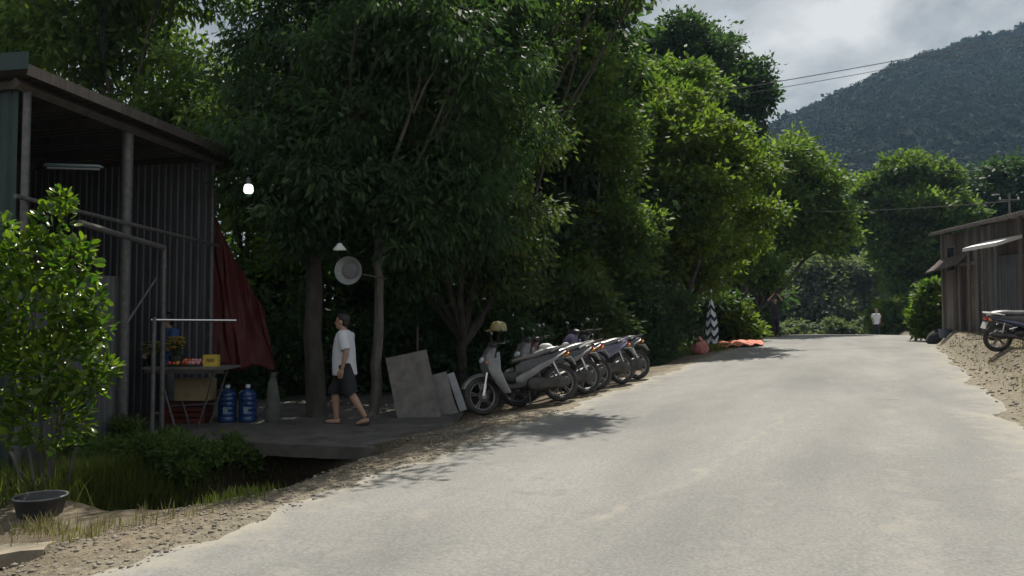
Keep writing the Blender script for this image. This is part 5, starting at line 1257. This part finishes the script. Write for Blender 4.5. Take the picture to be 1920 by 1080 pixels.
# ------------------------------------------------------------------ people
def remeshed(mb, name, m, voxel, sm=6):
    me = mb.mesh(name + '_raw', m, True); o = bpy.data.objects.new('tmp', me); COL.objects.link(o)
    r_ = o.modifiers.new('r', 'REMESH'); r_.mode = 'VOXEL'; r_.voxel_size = voxel; r_.use_smooth_shade = True
    s_ = o.modifiers.new('s', 'SMOOTH'); s_.factor = .5; s_.iterations = sm
    dg = bpy.context.evaluated_depsgraph_get(); e = o.evaluated_get(dg); nm = bpy.data.meshes.new_from_object(e)
    bpy.data.objects.remove(o); nm.name = name
    nm.polygons.foreach_set('use_smooth', [True] * len(nm.polygons))
    if not nm.materials: nm.materials.append(m)
    return nm
def person(label, loc, rotz, pose, shirt, bottom, short=True, voxel=.011, scale=1.0, sleeve=.55, belly=0.0, shorts_to=.8, long_sleeve=False):
    P = dict(hipL=(0, .09, .88), hipR=(0, -.09, .88), kneeL=(.02, .10, .49), kneeR=(.02, -.10, .49), ankL=(0, .10, .085), ankR=(0, -.10, .085), toeL=None, toeR=None,
             shL=(-.01, .185, 1.36), shR=(-.01, -.185, 1.36), elL=(-.03, .235, 1.09), elR=(-.03, -.235, 1.09), wrL=(.05, .23, .86), wrR=(.05, -.23, .86), head=(.03, 0, 1.545), lean=0)
    P.update(pose); V_ = lambda k: Vector(P[k])
    root = thing('person', label, 'person', loc, rotz); root.scale = (scale,) * 3
    bd = MB()
    ln = P['lean']
    bd.loftz([(.80, 0, .10, .15), (.90, 0, .115, .165), (1.02, ln * .3 + belly * .4, .105 + belly * .5, .145), (1.15, ln * .6 + belly * .3, .11 + belly * .4, .155), (1.28, ln, .11, .165), (1.36, ln, .085, .15), (1.41, ln, .05, .08)], 18, 2.3)
    hd = V_('head'); bd.tube([(ln, 0, 1.36), (hd.x * .75 + ln * .25, hd.y, 1.46)], [.058, .052], 12)
    # head: cranium, jaw, nose, brow, ears, lips
    bd.ell(hd + Vector((-.012, 0, .03)), (.098, .078, .095)); bd.ell(hd + Vector((.02, 0, -.045)), (.072, .060, .075)); bd.ell(hd + Vector((.058, 0, -.085)), (.03, .032, .026))
    bd.tube([hd + Vector((.082, 0, .015)), hd + Vector((.104, 0, -.03))], [.010, .017], 8); bd.ell(hd + Vector((.075, 0, .028)), (.018, .055, .012)); bd.ell(hd + Vector((.084, 0, -.062)), (.012, .026, .012))
    for s_ in (-1, 1): bd.ell(hd + Vector((-.005, s_ * .08, -.01)), (.022, .012, .032))
    for sd_ in ('L', 'R'):
        h, k, a = V_('hip' + sd_), V_('knee' + sd_), V_('ank' + sd_)
        bd.tube([h + Vector((0, 0, .04)), h.lerp(k, .35), h.lerp(k, .8), k, k.lerp(a, .3), k.lerp(a, .75), a], [.088, .086, .062, .057, .060, .042, .037], 12)
        fd = P['toe' + sd_] or (a.x + .17, a.y * 1.12, a.z - .055); f = Vector(fd)
        bd.tube([a + Vector((-.055, 0, -.045)), a.lerp(f, .4) + Vector((0, 0, -.03)), f], [.036, .04, .026], 10)
        s_, e, w_ = V_('sh' + sd_), V_('el' + sd_), V_('wr' + sd_)
        bd.tube([s_ + Vector((0, -.02 if sd_ == 'L' else .02, .0)), s_.lerp(e, .3), s_.lerp(e, .8), e, e.lerp(w_, .25), e.lerp(w_, .8), w_], [.056, .052, .043, .041, .041, .030, .026], 12)
        dv = (w_ - e).normalized(); sdv = Vector((1, 0, 0)) - dv * dv.x; sdv = sdv.normalized() if sdv.length > .2 else Vector((0, 0, 1)); nv_ = dv.cross(sdv)
        pc = w_ + dv * .045
        bd.tube([w_, pc - sdv * .012, w_ + dv * .085 - sdv * .018], [.024, .026, .020], 10); bd.tube([w_, pc + sdv * .016, w_ + dv * .085 + sdv * .02], [.024, .026, .020], 10)
        for q_, ln_ in ((-1.5, .058), (-.5, .072), (.5, .078), (1.5, .070)):
            b0 = w_ + dv * .08 + sdv * q_ * .021; b1 = b0 + dv * ln_ * .5 + nv_ * .006; b2 = b0 + dv * ln_ * .9 + nv_ * .022
            bd.tube([b0, b1, b2], [.0105, .0098, .0085], 8)
        bd.tube([w_ + dv * .02 + sdv * .02, w_ + dv * .055 + sdv * .055, w_ + dv * .085 + sdv * .062], [.013, .011, .009], 8)
    put('body', remeshed(bd, 'body', M['skin'], voxel, 3), root)
    for s_ in (-1, 1): MB().ell(hd + Vector((.083, s_ * .03, .006)), (.008, .013, .007), nu=8, nv=6).build('eye', M['eye'], root)
    hr = MB(); hr.ell(hd + Vector((-.028, 0, .045)), (.102, .086, .098)); hr.ell(hd + Vector((-.055, 0, -.01)), (.065, .074, .075)); hr.ell(hd + Vector((.02, 0, .105)), (.065, .06, .03))
    put('hair', remeshed(hr, 'hair', M['hair'], .012, 3), root)
    st = MB(); st.loftz([(.74, belly * .3, .155 + belly * .45, .20), (.84, belly * .5, .15 + belly * .5, .19), (.98, ln * .3 + belly * .5, .145 + belly * .5, .18), (1.14, ln * .6 + belly * .3, .14 + belly * .4, .185), (1.28, ln, .135, .195), (1.36, ln, .105, .18), (1.415, ln, .065, .09)], 22, 2.4)
    for sd_ in ('L', 'R'):
        s_, e, w_ = V_('sh' + sd_), V_('el' + sd_), V_('wr' + sd_)
        end = s_.lerp(e, .85) if not long_sleeve else e
        st.tube([s_ + Vector((0, -.03 if sd_ == 'L' else .03, .01)), s_.lerp(e, .3), end], [.076, .078, .080], 14)
        if long_sleeve: st.tube([e, e.lerp(w_, .5), w_], [.058, .052, .045], 12)
    put('shirt', remeshed(st, 'shirt', M[shirt], voxel * 1.1, 3), root)
    so = MB(); so.loftz([(.72, 0, .12, .17), (.82, 0, .14, .185), (.95, belly * .4, .13 + belly * .45, .175)], 18, 2.4)
    for sd_ in ('L', 'R'):
        h, k, a = V_('hip' + sd_), V_('knee' + sd_), V_('ank' + sd_)
        if short: so.tube([h + Vector((0, 0, .02)), h.lerp(k, .5), h.lerp(k, 1.0), k.lerp(a, .10)], [.115, .118, .108, .106], 14)
        else: so.tube([h + Vector((0, 0, .02)), h.lerp(k, .5), k, k.lerp(a, .5), k.lerp(a, .97)], [.11, .10, .08, .07, .062], 14)
        sl_ = MB(); a = V_('ank' + sd_); fd = P['toe' + sd_] or (a.x + .17, a.y * 1.12, a.z - .055); f = Vector(fd)
        sl_.tube([a + Vector((-.07, 0, -.07)), a.lerp(f, .5) + Vector((0, 0, -.052)), f + Vector((.03, 0, -.022))], [.030, .036, .028], 10)
        put('sandal', sl_.mesh('sandal', M['sole']), root)
    put('shorts' if short else 'trousers', remeshed(so, 'trouser', M[bottom], voxel * 1.1, 3), root)
    return root
face_left = math.atan2(-RT[1], -RT[0])
wp = on_yard(648, 796)
person('person in white T-shirt and black knee shorts walking past the trees', wp, face_left - .1,
       dict(kneeL=(-.10, .09, .49), ankL=(-.33, .09, .13), toeL=(-.20, .10, .03), kneeR=(.20, -.09, .49), ankR=(.17, -.09, .085), head=(.07, 0, 1.535), shL=(.0, .19, 1.35), elL=(-.08, .25, 1.08), wrL=(-.02, .25, .84), shR=(.0, -.19, 1.35), elR=(.06, -.24, 1.08), wrR=(.18, -.22, .90), lean=.03),
       'white_cloth', 'black_cloth', True, .011, 1.0, belly=.05)
vp = on_yard(316, 779)
vp = at(318, 600, 12.75); vp.z = YARD(vp.x, vp.y)
person('person in a blue shirt standing behind the stall table', vp, math.atan2(-FW[1], -FW[0]) - .7,
       dict(elL=(.08, .24, 1.10), wrL=(.28, .16, 1.02), elR=(.06, -.24, 1.10), wrR=(.26, -.14, 1.0), head=(.05, 0, 1.53)), 'blue_cloth', 'grey_cloth', False, .012, 1.02)
q = at(1453, 600, 33.0); q.z = road_z(q.x, q.y); print('p3', q)
person('person in dark clothes raising both arms overhead beside the bushes', q, math.atan2(-FW[1], -FW[0]),
       dict(shL=(0, .19, 1.38), elL=(.06, .30, 1.58), wrL=(.10, .12, 1.78), shR=(0, -.19, 1.38), elR=(.06, -.30, 1.58), wrR=(.10, -.12, 1.78)), 'black_cloth', 'black_cloth', False, .014, 1.0)
q = at(1643, 600, 46.0); q.z = road_z(q.x, q.y); print('p4', q)
person('distant person in pale top and dark trousers walking up the road', q, math.atan2(-FW[1], -FW[0]),
       dict(kneeL=(.12, .09, .49), ankL=(.16, .09, .085), kneeR=(-.05, -.09, .49), ankR=(-.2, -.09, .11), toeR=(-.05, -.1, .03)), 'white_cloth', 'black_cloth', False, .014, .98)

# ------------------------------------------------------------------ haze
hz_ = MB(); hz_.box((330, 330, 96), (1700, 860, 205))
hm = bpy.data.materials.new('thin_haze'); hm.use_nodes = True; n = hm.node_tree.nodes; n.clear()
ho = n.new('ShaderNodeOutputMaterial'); pv = n.new('ShaderNodeVolumePrincipled'); pv.inputs['Color'].default_value = (.45, .68, 1.0, 1); pv.inputs['Density'].default_value = .00020; pv.inputs['Anisotropy'].default_value = 0.2
hm.node_tree.links.new(pv.outputs[0], ho.inputs['Volume'])
tag(hz_.build('haze', hm, None, False), 'thin blue haze filling the valley air', 'haze', kind='stuff')
